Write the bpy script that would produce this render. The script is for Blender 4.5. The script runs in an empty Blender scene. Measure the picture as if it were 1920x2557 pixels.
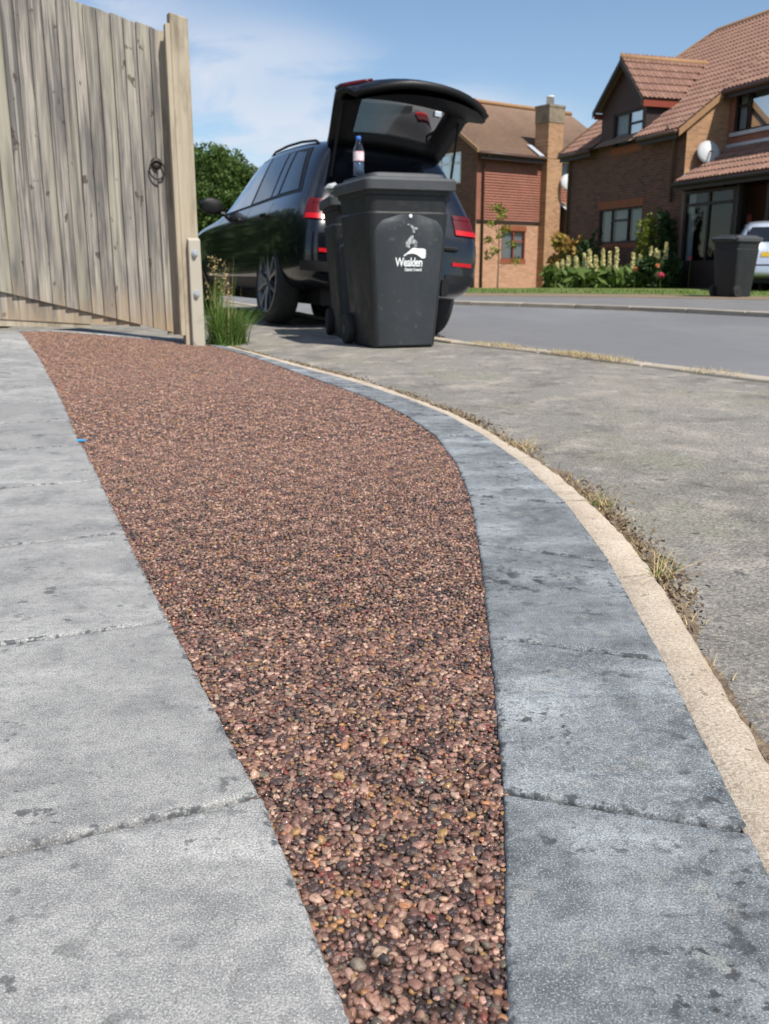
import bpy, bmesh, math, random
import numpy as np
from mathutils import Vector, Matrix
from mathutils.bvhtree import BVHTree
random.seed(7); rng = np.random.default_rng(11)
R = math.radians
scene = bpy.context.scene
col = scene.collection

# ------------------------------------------------------------------ camera, sky, sun, exposure
cam = bpy.data.cameras.new('camera'); cam_o = bpy.data.objects.new('camera', cam); col.objects.link(cam_o)
cam.sensor_fit = 'VERTICAL'; cam.sensor_height = 36.0; cam.lens = 36.0 * 2350 / 2557
cam_o.location = (0, 0, .475); cam_o.rotation_euler = (R(90 - 14.46), 0, 0)
cam.clip_start = .02; cam.clip_end = 6000
cam.dof.use_dof = True; cam.dof.focus_distance = 1.0; cam.dof.aperture_fstop = 15.0
scene.camera = cam_o
SUN_AZ, SUN_EL = 142.0, 54.0          # clockwise from +Y
world = bpy.data.worlds.new('World'); scene.world = world; world.use_nodes = True
nt = world.node_tree; nt.nodes.clear()
out = nt.nodes.new('ShaderNodeOutputWorld'); bg = nt.nodes.new('ShaderNodeBackground')
sky = nt.nodes.new('ShaderNodeTexSky'); sky.sky_type = 'NISHITA'; sky.sun_disc = False
sky.sun_elevation = R(SUN_EL); sky.sun_rotation = R(SUN_AZ); sky.air_density = 1.0; sky.dust_density = .3; sky.ozone_density = 3.0
tc = nt.nodes.new('ShaderNodeTexCoord'); sp = nt.nodes.new('ShaderNodeSeparateXYZ'); nt.links.new(tc.outputs['Generated'], sp.inputs[0])
def wmath(op, a, b):
    n = nt.nodes.new('ShaderNodeMath'); n.operation = op
    for i, v in enumerate((a, b)):
        if isinstance(v, (int, float)): n.inputs[i].default_value = v
        else: nt.links.new(v, n.inputs[i])
    return n.outputs[0]
zz = wmath('ADD', wmath('MAXIMUM', sp.outputs[2], 0.0), .34)
cx_, cy_ = wmath('DIVIDE', sp.outputs[0], zz), wmath('DIVIDE', sp.outputs[1], zz)
cb = nt.nodes.new('ShaderNodeCombineXYZ'); nt.links.new(cx_, cb.inputs[0]); nt.links.new(wmath('MULTIPLY', cy_, 1.3), cb.inputs[1])
cb.inputs[2].default_value = 3.7
def wnoise(scale, detail, lo, hi, offs=0.0):
    n = nt.nodes.new('ShaderNodeTexNoise'); n.inputs['Scale'].default_value = scale; n.inputs['Detail'].default_value = detail
    n.inputs['Roughness'].default_value = .55; n.inputs['Distortion'].default_value = .5
    mp = nt.nodes.new('ShaderNodeMapping'); mp.inputs['Location'].default_value = (offs, offs * .3, 0)
    nt.links.new(cb.outputs[0], mp.inputs[0]); nt.links.new(mp.outputs[0], n.inputs['Vector'])
    r = nt.nodes.new('ShaderNodeMapRange'); r.interpolation_type = 'SMOOTHSTEP'
    r.inputs[1].default_value = lo; r.inputs[2].default_value = hi; nt.links.new(n.outputs['Fac'], r.inputs[0])
    return r.outputs[0]
c1 = wnoise(.55, 2, .45, .62, 35.0); c2 = wnoise(3.0, 7, .40, .62, 2.0)
cf = wmath('MULTIPLY', wmath('MULTIPLY', c1, c2), .9)
mx = nt.nodes.new('ShaderNodeMix'); mx.data_type = 'RGBA'
nt.links.new(cf, mx.inputs[0]); nt.links.new(sky.outputs[0], mx.inputs[6]); mx.inputs[7].default_value = (5.6, 6.0, 6.8, 1)
nt.links.new(mx.outputs[2], bg.inputs['Color']); bg.inputs['Strength'].default_value = .105
nt.links.new(bg.outputs[0], out.inputs[0])
sl = bpy.data.lights.new('sun', 'SUN'); sl.energy = 5.0; sl.angle = R(.53); sl.color = (1, .95, .87)
so = bpy.data.objects.new('sun', sl); col.objects.link(so)
sd = Vector((math.sin(R(SUN_AZ)) * math.cos(R(SUN_EL)), math.cos(R(SUN_AZ)) * math.cos(R(SUN_EL)), math.sin(R(SUN_EL))))
so.rotation_euler = sd.to_track_quat('Z', 'Y').to_euler(); so.location = sd * 50
vs = scene.view_settings; vs.view_transform = 'Standard'; vs.look = 'None'; vs.exposure = .32; vs.gamma = 1; vs.use_curve_mapping = False
scene.cycles.max_bounces = 6; scene.cycles.transparent_max_bounces = 8

# ------------------------------------------------------------------ materials
def ramp(nt, src, lo, hi):
    r = nt.nodes.new('ShaderNodeMapRange'); r.inputs[1].default_value = lo; r.inputs[2].default_value = hi
    nt.links.new(src, r.inputs[0]); return r.outputs[0]
def texture(nt, vec, kind, scale, detail=3, rough=.6, w=None):
    if kind == 'vor' or kind == 'cell':
        n = nt.nodes.new('ShaderNodeTexVoronoi'); n.inputs['Scale'].default_value = scale
        nt.links.new(vec, n.inputs['Vector'])
        return n.outputs['Distance'] if kind == 'vor' else n.outputs['Color']
    n = nt.nodes.new('ShaderNodeTexNoise')
    if w is not None: n.noise_dimensions = '4D'; nt.links.new(w, n.inputs['W'])
    n.inputs['Scale'].default_value = scale; n.inputs['Detail'].default_value = detail; n.inputs['Roughness'].default_value = rough
    nt.links.new(vec, n.inputs['Vector']); return n.outputs['Fac']
def mixc(nt, fac, a, b, mode='MIX'):
    m = nt.nodes.new('ShaderNodeMix'); m.data_type = 'RGBA'; m.blend_type = mode
    for i, v in ((0, fac), (6, a), (7, b)):
        if isinstance(v, (int, float)): m.inputs[i].default_value = v
        elif isinstance(v, tuple): m.inputs[i].default_value = (*v, 1)
        else: nt.links.new(v, m.inputs[i])
    return m.outputs[2]
def surf(name, base, rough=.7, metal=0.0, layers=(), bumps=(), coord='pos', stretch=(1, 1, 1), spec=.4, coat=0.0, objcol=False, attr=None, var=0.0, edge=None, alpha=None, translucent=0.0, lowz=None, roughlayer=None):
    """layers: (kind, scale, lo, hi, colour, strength[, stretch]); bumps: (kind, scale, strength, distance)"""
    m = bpy.data.materials.new(name); m.use_nodes = True; nt = m.node_tree
    b = nt.nodes['Principled BSDF']; b.inputs['Roughness'].default_value = rough; b.inputs['Metallic'].default_value = metal
    b.inputs['Specular IOR Level'].default_value = spec; b.inputs['Coat Weight'].default_value = coat; b.inputs['Coat Roughness'].default_value = .06
    oi = nt.nodes.new('ShaderNodeObjectInfo')
    if coord == 'pos': v = nt.nodes.new('ShaderNodeNewGeometry').outputs['Position']
    elif coord == 'uv': v = nt.nodes.new('ShaderNodeUVMap').outputs[0]
    else: v = nt.nodes.new('ShaderNodeTexCoord').outputs['Object']
    w = None
    if coord == 'obj':
        wn = nt.nodes.new('ShaderNodeMath'); wn.operation = 'MULTIPLY'; wn.inputs[1].default_value = 60; nt.links.new(oi.outputs['Random'], wn.inputs[0]); w = wn.outputs[0]
    def vec(st):
        if st == (1, 1, 1): return v
        mp = nt.nodes.new('ShaderNodeMapping'); mp.inputs['Scale'].default_value = st; nt.links.new(v, mp.inputs[0]); return mp.outputs[0]
    c = base
    if attr:
        a = nt.nodes.new('ShaderNodeAttribute'); a.attribute_name = attr; c = a.outputs['Color']
    if objcol: c = oi.outputs['Color']
    for L in layers:
        kind, sc, lo, hi, cc, st = L[:6]; t = texture(nt, vec(L[6] if len(L) > 6 else stretch), kind, sc, 4, .6, w)
        f = ramp(nt, t, lo, hi)
        mm = nt.nodes.new('ShaderNodeMath'); mm.operation = 'MULTIPLY'; mm.inputs[1].default_value = st; nt.links.new(f, mm.inputs[0])
        fo = mm.outputs[0]
        if len(L) > 7:      # clusters: keep the layer only where a broad noise is high
            mk = ramp(nt, texture(nt, v, 'noise', L[7], 3), .48, .62); m2 = nt.nodes.new('ShaderNodeMath'); m2.operation = 'MULTIPLY'; nt.links.new(fo, m2.inputs[0]); nt.links.new(mk, m2.inputs[1]); fo = m2.outputs[0]
        c = mixc(nt, fo, c, cc)
    if lowz:     # (z0, z1, colour): splash-stained zone near the ground, ragged
        s = nt.nodes.new('ShaderNodeSeparateXYZ'); nt.links.new(nt.nodes.new('ShaderNodeNewGeometry').outputs['Position'], s.inputs[0])
        t = texture(nt, vec((14, 14, 3)), 'noise', 1.0, 4, .6, w); ad = nt.nodes.new('ShaderNodeMath'); ad.operation = 'MULTIPLY_ADD'
        nt.links.new(t, ad.inputs[0]); ad.inputs[1].default_value = -.55; nt.links.new(s.outputs[2], ad.inputs[2])
        c = mixc(nt, ramp(nt, ad.outputs[0], lowz[1], lowz[0]), c, lowz[2])
    if var:
        hs = nt.nodes.new('ShaderNodeHueSaturation'); nt.links.new(ramp(nt, oi.outputs['Random'], 0, 1), hs.inputs['Fac']); hs.inputs['Fac'].default_value = 1
        for l in list(nt.links):
            if l.to_socket == hs.inputs['Fac']: nt.links.remove(l)
        hs.inputs['Fac'].default_value = 1
        mr = nt.nodes.new('ShaderNodeMapRange'); mr.inputs[3].default_value = 1 - var; mr.inputs[4].default_value = 1 + var
        nt.links.new(oi.outputs['Random'], mr.inputs[0]); nt.links.new(mr.outputs[0], hs.inputs['Value'])
        if isinstance(c, tuple): hs.inputs['Color'].default_value = (*c, 1)
        else: nt.links.new(c, hs.inputs['Color'])
        c = hs.outputs[0]
    if edge:     # dark staining hugging a slab's rim, driven by the mesh attribute "rim"
        a = nt.nodes.new('ShaderNodeAttribute'); a.attribute_name = 'rim'
        t = texture(nt, v, 'noise', edge[1], 4, .7); ad = nt.nodes.new('ShaderNodeMath'); ad.operation = 'MULTIPLY_ADD'
        nt.links.new(a.outputs['Fac'], ad.inputs[0]); ad.inputs[1].default_value = .26; nt.links.new(t, ad.inputs[2])
        c = mixc(nt, ramp(nt, ad.outputs[0], .76, .84), c, edge[0])
    if isinstance(c, tuple): b.inputs['Base Color'].default_value = (*c, 1)
    else: nt.links.new(c, b.inputs['Base Color'])
    prev = None
    for kind, sc, st, ds in bumps:
        t = texture(nt, vec(stretch) if kind == 'grain' else v, 'noise' if kind == 'grain' else kind, sc, 5, .65, w)
        bp = nt.nodes.new('ShaderNodeBump'); bp.inputs['Strength'].default_value = st; bp.inputs['Distance'].default_value = ds
        nt.links.new(t, bp.inputs['Height'])
        if kind == 'vor': bp.invert = True
        if prev: nt.links.new(prev, bp.inputs['Normal'])
        prev = bp.outputs[0]
    if prev: nt.links.new(prev, b.inputs['Normal'])
    if roughlayer:
        t = texture(nt, v, 'noise', roughlayer[0], 3); mr = nt.nodes.new('ShaderNodeMapRange'); mr.inputs[1].default_value = .35; mr.inputs[2].default_value = .65
        mr.inputs[3].default_value = roughlayer[1]; mr.inputs[4].default_value = roughlayer[2]; nt.links.new(t, mr.inputs[0]); nt.links.new(mr.outputs[0], b.inputs['Roughness'])
    if translucent:
        tr = nt.nodes.new('ShaderNodeBsdfTranslucent'); ms = nt.nodes.new('ShaderNodeMixShader'); ms.inputs[0].default_value = translucent
        if isinstance(c, tuple): tr.inputs[0].default_value = (*c, 1)
        else: nt.links.new(c, tr.inputs[0])
        o = nt.nodes['Material Output']; nt.links.new(b.outputs[0], ms.inputs[1]); nt.links.new(tr.outputs[0], ms.inputs[2]); nt.links.new(ms.outputs[0], o.inputs[0])
    return m
def glass_mat(name, tint, refl, rough=.02):
    m = bpy.data.materials.new(name); m.use_nodes = True; nt = m.node_tree; nt.nodes.remove(nt.nodes['Principled BSDF'])
    t = nt.nodes.new('ShaderNodeBsdfTransparent'); t.inputs[0].default_value = (*tint, 1)
    g = nt.nodes.new('ShaderNodeBsdfGlossy'); g.inputs['Roughness'].default_value = rough
    ms = nt.nodes.new('ShaderNodeMixShader'); fr = nt.nodes.new('ShaderNodeFresnel'); fr.inputs[0].default_value = 1.5
    ad = nt.nodes.new('ShaderNodeMath'); ad.operation = 'MULTIPLY_ADD'; ad.inputs[1].default_value = .6; ad.inputs[2].default_value = refl; nt.links.new(fr.outputs[0], ad.inputs[0])
    nt.links.new(ad.outputs[0], ms.inputs[0]); nt.links.new(t.outputs[0], ms.inputs[1]); nt.links.new(g.outputs[0], ms.inputs[2]); nt.links.new(ms.outputs[0], nt.nodes['Material Output'].inputs[0])
    return m
def brick_mat(name, c1, c2, mortar, noisec=None):
    m = surf(name, c1, .9, bumps=(), coord='uv'); nt = m.node_tree; b = nt.nodes['Principled BSDF']
    br = nt.nodes.new('ShaderNodeTexBrick'); br.inputs['Scale'].default_value = 1; br.inputs['Brick Width'].default_value = .225; br.inputs['Row Height'].default_value = .075
    br.inputs['Mortar Size'].default_value = .006; br.inputs['Color1'].default_value = (*c1, 1); br.inputs['Color2'].default_value = (*c2, 1); br.inputs['Mortar'].default_value = (*mortar, 1)
    uv = nt.nodes.new('ShaderNodeUVMap').outputs[0]; nt.links.new(uv, br.inputs['Vector'])
    t = texture(nt, uv, 'noise', 1.3, 5); c = mixc(nt, ramp(nt, t, .35, .75), br.outputs['Color'], noisec or c2)
    t2 = texture(nt, uv, 'noise', 9.0, 3); c = mixc(nt, ramp(nt, t2, .3, .8), c, br.outputs['Color'])
    nt.links.new(c, b.inputs['Base Color'])
    bp = nt.nodes.new('ShaderNodeBump'); bp.inputs['Strength'].default_value = .8; bp.inputs['Distance'].default_value = .01; bp.invert = True
    nt.links.new(br.outputs['Fac'], bp.inputs['Height']); nt.links.new(bp.outputs[0], b.inputs['Normal'])
    return m

Mt = {}
W1 = (1, 1, 1)
Mt['slab'] = surf('pale_grey_slab', (.30, .297, .285), .85, layers=(
    ('noise', 3.2, .44, .62, (.43, .425, .405), .75), ('noise', 9, .46, .62, (.165, .166, .168), .75), ('noise', 6, .55, .68, (.56, .55, .525), .6, (.6, 1.6, 1)), ('noise', 34, .48, .66, (.40, .39, .365), .6), ('noise', 90, .50, .66, (.17, .172, .176), .55),
    ('noise', 520, .42, .58, (.10, .103, .107), .65), ('noise', 640, .55, .64, (.66, .65, .62), .6), ('noise', 30, .585, .63, (.055, .057, .059), .8, W1, 5), ('noise', 75, .60, .66, (.05, .052, .054), .7, W1, 8)),
    bumps=(('noise', 8, .3, .012), ('noise', 70, .4, .004), ('noise', 420, .5, .0015)), var=.07, edge=((.09, .095, .10), 60))
Mt['block'] = surf('blue_grey_block', (.19, .21, .225), .85, layers=(
    ('noise', 4.5, .48, .63, (.42, .455, .475), .8, (.7, 1.8, 1)), ('noise', 8, .46, .62, (.078, .093, .105), .85), ('noise', 34, .48, .66, (.30, .315, .32), .55), ('noise', 80, .50, .66, (.095, .105, .112), .55), ('noise', 22, .57, .67, (.36, .355, .32), .5),
    ('noise', 520, .42, .58, (.06, .067, .073), .65), ('noise', 640, .55, .64, (.56, .57, .565), .58), ('noise', 28, .55, .60, (.035, .037, .038), .85, W1, 4), ('noise', 75, .56, .61, (.03, .032, .033), .85, W1, 6)),
    bumps=(('noise', 8, .3, .012), ('noise', 70, .4, .004), ('noise', 420, .5, .0015)), var=.10, edge=((.06, .066, .07), 55))
Mt['edging'] = surf('cream_concrete', (.55, .465, .365), .92, layers=(('noise', 3, .45, .65, (.37, .29, .21), .7), ('noise', 16, .50, .66, (.58, .50, .39), .6), ('noise', 11, .56, .68, (.26, .20, .14), .6), ('noise', 240, .45, .60, (.26, .20, .145), .6), ('noise', 420, .55, .66, (.74, .67, .57), .6), ('noise', 50, .62, .66, (.10, .08, .065), .8, (1, 1, 1), 7)),
    bumps=(('noise', 40, .4, .005), ('noise', 260, .9, .003)), var=.07)
Mt['joint'] = surf('joint_sand', (.05, .049, .046), .95, layers=(('noise', 40, .5, .65, (.09, .09, .09), .8),), bumps=(('noise', 300, .8, .003),))
Mt['bed'] = surf('dark_bedding', (.040, .026, .022), .45, bumps=(('noise', 400, .6, .002),))
PAL = [((.050, .031, .027), .22), ((.140, .068, .048), .31), ((.250, .134, .095), .23), ((.40, .25, .18), .105), ((.28, .15, .055), .05), ((.19, .046, .033), .016), ((.38, .165, .075), .015), ((.12, .097, .07), .037)]
ST_L = (('noise', 260, .48, .62, (.045, .030, .026), .45), ('noise', 600, .58, .68, (.60, .50, .42), .30)); ST_B = (('noise', 500, .7, .0012),)
Mt['stone_attr'] = surf('resin_bound_stone', (.2, .1, .1), .36, attr='tint', layers=ST_L, bumps=ST_B, spec=.5, coat=.15)
Mt['stone_obj'] = surf('single_pebble', (.2, .1, .1), .36, objcol=True, layers=ST_L, bumps=ST_B, spec=.5, coat=.15)
m = surf('resin_gravel_far', (.2, .11, .09), .5, layers=(), bumps=(('vor', 190, .75, .003),), spec=.5); Mt['gravel_far'] = m
_nt = m.node_tree; _v = _nt.nodes.new('ShaderNodeTexVoronoi'); _v.inputs['Scale'].default_value = 190
_nt.links.new(_nt.nodes.new('ShaderNodeNewGeometry').outputs['Position'], _v.inputs['Vector'])
_s = _nt.nodes.new('ShaderNodeSeparateColor'); _nt.links.new(_v.outputs['Color'], _s.inputs[0])
_r = _nt.nodes.new('ShaderNodeValToRGB'); _nt.links.new(_s.outputs[0], _r.inputs[0]); _r.color_ramp.interpolation = 'CONSTANT'
_e = _r.color_ramp.elements; acc = 0
for i, (c, p) in enumerate(PAL):
    el = _e[0] if i == 0 else (_e[1] if i == 1 else _e.new(acc)); el.position = acc; el.color = (*c, 1); acc += p
_c = mixc(_nt, .15, _r.outputs[0], (.30, .18, .14)); _nt.links.new(_c, _nt.nodes['Principled BSDF'].inputs['Base Color'])
Mt['tarmac'] = surf('worn_pavement_tarmac', (.265, .247, .217), .92, layers=(
    ('noise', .9, .42, .60, (.20, .185, .165), .8, (1, .5, 1)), ('noise', 2.1, .50, .62, (.27, .26, .19), .7, (1, .6, 1)), ('noise', 6, .52, .64, (.42, .38, .32), .85, (1, .8, 1)), ('noise', 3.4, .52, .64, (.12, .11, .10), .7), ('noise', 1.4, .52, .62, (.36, .325, .275), .6, (1, .6, 1)),
    ('noise', 26, .57, .66, (.40, .375, .325), .6), ('noise', 150, .46, .60, (.085, .08, .075), .6), ('noise', 190, .56, .66, (.52, .48, .42), .7), ('noise', 17, .64, .67, (.07, .066, .06), .7)),
    bumps=(('noise', 9, .6, .015), ('noise', 110, 1.0, .008)))
Mt['road'] = surf('road_asphalt', (.155, .155, .16), .85, layers=(('noise', .5, .42, .6, (.20, .20, .20), .7, (1, .35, 1)), ('noise', .25, .5, .6, (.125, .125, .128), .6, (1, .3, 1)), ('noise', 3, .5, .75, (.125, .125, .13), .5), ('noise', 120, .5, .75, (.24, .24, .24), .4)), bumps=(('noise', 130, .6, .004),))
Mt['far_tarmac'] = surf('far_footway', (.15, .147, .145), .9, layers=(('noise', 2, .45, .7, (.20, .19, .18), .7),), bumps=(('noise', 90, .5, .004),))
Mt['kerb'] = surf('kerb_concrete', (.40, .35, .285), .9, layers=(('noise', 4, .45, .7, (.30, .25, .18), .7), ('noise', 30, .55, .75, (.50, .40, .25), .6)), bumps=(('noise', 120, .5, .003),), var=.1)
Mt['lawn'] = surf('mown_lawn', (.11, .15, .028), .95, layers=(('noise', .8, .4, .7, (.17, .18, .045), .7), ('noise', 14, .5, .7, (.06, .10, .02), .6)), bumps=(('noise', 40, 1, .03),))
Mt['soil'] = surf('dry_soil', (.21, .155, .105), .95, layers=(('noise', 12, .45, .65, (.13, .09, .06), .8), ('noise', 60, .5, .7, (.40, .31, .19), .6)), bumps=(('noise', 90, 1, .01),))
Mt['ground'] = surf('open_ground', (.10, .12, .04), .95, layers=(('noise', .2, .4, .6, (.14, .13, .05), .7),))
Mt['board'] = surf('weathered_feather_edge', (.27, .243, .212), .88, coord='obj', stretch=(34, 34, 1.3), layers=(
    ('noise', 1.0, .44, .60, (.095, .088, .082), .92), ('noise', 2.4, .50, .64, (.44, .40, .34), .6), ('noise', 1.0, .47, .59, (.11, .105, .10), .9, (8, 8, 1.1)), ('noise', 1.0, .52, .64, (.44, .395, .325), .7, (7, 7, .7)),
    ('noise', 1.0, .54, .63, (.075, .07, .064), .7, (55, 55, .9)), ('noise', 1.0, .56, .66, (.50, .46, .40), .5, (45, 45, .7)), ('noise', 1.0, .635, .66, (.06, .045, .035), .85, (14, 14, 8)), ('noise', 1.0, .54, .66, (.30, .30, .21), .5, (4, 4, .6))), bumps=(('grain', 1.6, .9, .008),), var=.15,
    lowz=(-.22, .10, (.32, .24, .155)))
Mt['timber'] = surf('weathered_post_timber', (.43, .365, .27), .85, coord='obj', stretch=(30, 30, 1.2), layers=(
    ('noise', 1.0, .45, .62, (.31, .26, .19), .85), ('noise', 1.0, .50, .62, (.17, .14, .095), .75, (6, 6, 1.6)), ('noise', 2.0, .55, .75, (.60, .54, .43), .6)), bumps=(('grain', 1.5, .5, .004),), var=.05)
Mt['spur'] = surf('pale_concrete', (.42, .38, .31), .9, layers=(('noise', 9, .45, .7, (.42, .37, .29), .7), ('noise', 220, .5, .75, (.33, .29, .23), .5)), bumps=(('noise', 200, .5, .002),))
Mt['galv'] = surf('galvanised_steel', (.62, .64, .67), .4, .85)
Mt['iron'] = surf('dark_iron', (.05, .042, .036), .6, .6)
Mt['bin'] = surf('charcoal_bin_plastic', (.013, .0145, .0165), .5, layers=(('noise', 6, .5, .7, (.024, .026, .028), .5), ('noise', 30, .58, .7, (.055, .055, .052), .4)), bumps=(('noise', 500, .2, .0006),), coord='obj', spec=.45, roughlayer=(9, .42, .62))
Mt['bin_panel'] = surf('grey_bin_panel', (.031, .036, .041), .55, layers=(('noise', 5, .45, .7, (.045, .051, .057), .6), ('noise', 9, .56, .66, (.085, .085, .08), .35, (1, 1, .25)), ('noise', 30, .60, .7, (.12, .12, .115), .45)), bumps=(('noise', 500, .2, .0006),), coord='obj', spec=.4)  # front panel plastic a paler grey than the bin body
Mt['lid'] = surf('grey_bin_lid', (.052, .056, .061), .6, layers=(('noise', 14, .45, .75, (.085, .087, .09), .6),), coord='obj', spec=.4)  # lid plastic paler again than body and panel
Mt['rubber'] = surf('tyre_rubber', (.022, .022, .022), .8, layers=(('noise', 20, .5, .75, (.05, .047, .043), .5),), coord='obj')
Mt['white_print'] = surf('white_print', (.82, .84, .84), .6)
Mt['worn_print'] = surf('worn_white_print', (.45, .46, .465), .7, layers=(('noise', 60, .42, .58, (.085, .09, .095), .9),), coord='obj')
Mt['paint'] = surf('black_blue_car_paint', (.004, .005, .009), .25, .2, spec=.45, coat=.9)
Mt['silver'] = surf('silver_car_paint', (.52, .56, .64), .35, .55, spec=.5, coat=.6)
Mt['trim'] = surf('black_trim', (.010, .010, .011), .5, bumps=(('noise', 300, .2, .001),), spec=.3)
Mt['boot'] = surf('boot_lining', (.012, .012, .013), .95, spec=.1)
Mt['tint'] = surf('privacy_glass', (.012, .014, .016), .04, 0, spec=.6, coat=.3)
Mt['cargl'] = surf('side_glass', (.05, .065, .075), .03, 0, spec=.9, coat=1.0)
Mt['hatchgl'] = glass_mat('hatch_glass', (.10, .125, .125), .03)
Mt['lamp'] = surf('dark_red_lamp', (.085, .003, .006), .35, coat=.1, spec=.3)
Mt['lampb'] = surf('bright_red_lamp', (.45, .006, .012), .35, coat=.1, spec=.3)
Mt['rim'] = surf('grey_alloy', (.22, .22, .23), .35, .8)
Mt['yellow'] = surf('yellow_plate', (.55, .34, .02), .5)
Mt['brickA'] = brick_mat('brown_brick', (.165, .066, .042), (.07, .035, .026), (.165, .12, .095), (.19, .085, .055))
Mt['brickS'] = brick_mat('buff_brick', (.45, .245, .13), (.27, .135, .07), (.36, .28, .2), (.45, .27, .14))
Mt['brickP'] = brick_mat('pink_brick', (.56, .31, .20), (.38, .19, .115), (.42, .31, .23), (.50, .28, .18))
Mt['brickO'] = brick_mat('orange_soldier_brick', (.30, .085, .03), (.25, .07, .03), (.2, .13, .09))
Mt['tilehang'] = surf('hung_clay_tile', (.27, .105, .07), .85, layers=(('noise', 1.5, .42, .65, (.20, .08, .055), .7), ('noise', 12, .48, .65, (.35, .155, .105), .6)), bumps=(('noise', 30, .4, .01),))
Mt['claytile'] = surf('clay_roof_tile', (.225, .125, .092), .85, layers=(('noise', 1.2, .4, .7, (.20, .105, .078), .7), ('noise', 9, .5, .7, (.31, .185, .14), .6), ('noise', 4, .6, .75, (.33, .24, .12), .5)), bumps=(('noise', 40, .5, .01),), var=.14)
Mt['browntile'] = surf('brown_plain_tile', (.20, .125, .085), .9, layers=(('noise', .8, .4, .7, (.15, .10, .07), .7), ('noise', 6, .5, .75, (.27, .19, .12), .7)), bumps=(('noise', 30, .5, .01),))
Mt['ridge'] = surf('orange_ridge_tile', (.30, .165, .085), .85, layers=(('noise', 8, .45, .7, (.34, .22, .10), .7),))
Mt['oldbrick'] = surf('sooty_brick', (.24, .19, .13), .9, layers=(('noise', 3, .42, .62, (.13, .11, .085), .8), ('noise', 12, .5, .65, (.33, .25, .17), .6)))
Mt['stain'] = surf('dark_stained_wood', (.028, .016, .013), .6, layers=(('noise', 20, .5, .7, (.045, .026, .02), .6),), coord='obj')
Mt['dormerwood'] = surf('red_brown_boarding', (.055, .025, .022), .65)
Mt['redwood'] = surf('red_stained_wood', (.22, .045, .025), .5)
Mt['hall'] = surf('warm_hall', (.20, .09, .05), .8)
Mt['gutter'] = surf('brown_gutter', (.10, .055, .04), .45)
Mt['lead'] = surf('lead_flashing', (.52, .56, .62), .45, .2, layers=(('noise', 9, .4, .7, (.38, .42, .48), .7),))
Mt['white'] = surf('white_plastic', (.72, .73, .74), .4)
Mt['curtain'] = surf('pale_curtain', (.47, .48, .48), .9)
Mt['void'] = surf('dark_room', (.012, .012, .013), .9)
Mt['pane'] = glass_mat('window_glass', (.7, .74, .76), .02)
Mt['dish'] = surf('grey_dish', (.46, .47, .47), .5)
Mt['bottle'] = glass_mat('clear_bottle', (.86, .92, .97), .06, .05)
Mt['water'] = surf('bottle_water', (.10, .16, .26), .1, spec=.6)
Mt['cap'] = surf('blue_cap', (.05, .16, .52), .4)
Mt['label'] = surf('bottle_label', (.74, .62, .64), .6, layers=(('noise', 30, .5, .55, (.70, .22, .25), .7),), coord='obj')
Mt['bag'] = surf('crumpled_film', (.45, .46, .46), .35)
Mt['leaf'] = surf('oak_leaf', (.055, .105, .016), .7, layers=(('noise', .9, .45, .7, (.10, .14, .024), .8), ('noise', 8, .5, .7, (.035, .07, .012), .6)), translucent=.25)
Mt['leafd'] = surf('dark_leaf', (.03, .06, .014), .7, translucent=.2)
Mt['leafy'] = surf('yellow_green_leaf', (.20, .23, .03), .7, translucent=.3)
Mt['leafo'] = surf('orange_leaf', (.36, .20, .05), .7, layers=(('noise', 3, .4, .65, (.28, .26, .05), .9),), translucent=.3)
Mt['leafg'] = surf('green_leaf', (.095, .15, .028), .7, translucent=.25)
Mt['bark'] = surf('bark', (.10, .075, .05), .9)
Mt['cream_fl'] = surf('cream_flower', (.72, .66, .34), .7, translucent=.2)
Mt['pink_fl'] = surf('pink_flower', (.62, .07, .13), .7)
Mt['orange_fl'] = surf('orange_flower', (.65, .25, .10), .7)
Mt['grass'] = surf('fresh_grass', (.10, .19, .035), .65, layers=(('noise', 14, .45, .7, (.19, .25, .06), .8),), translucent=.3)
Mt['straw'] = surf('dry_straw', (.56, .43, .22), .8, layers=(('noise', 30, .4, .7, (.40, .28, .13), .8),), translucent=.15)
Mt['blue'] = surf('blue_plastic', (.05, .30, .55), .4)

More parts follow.
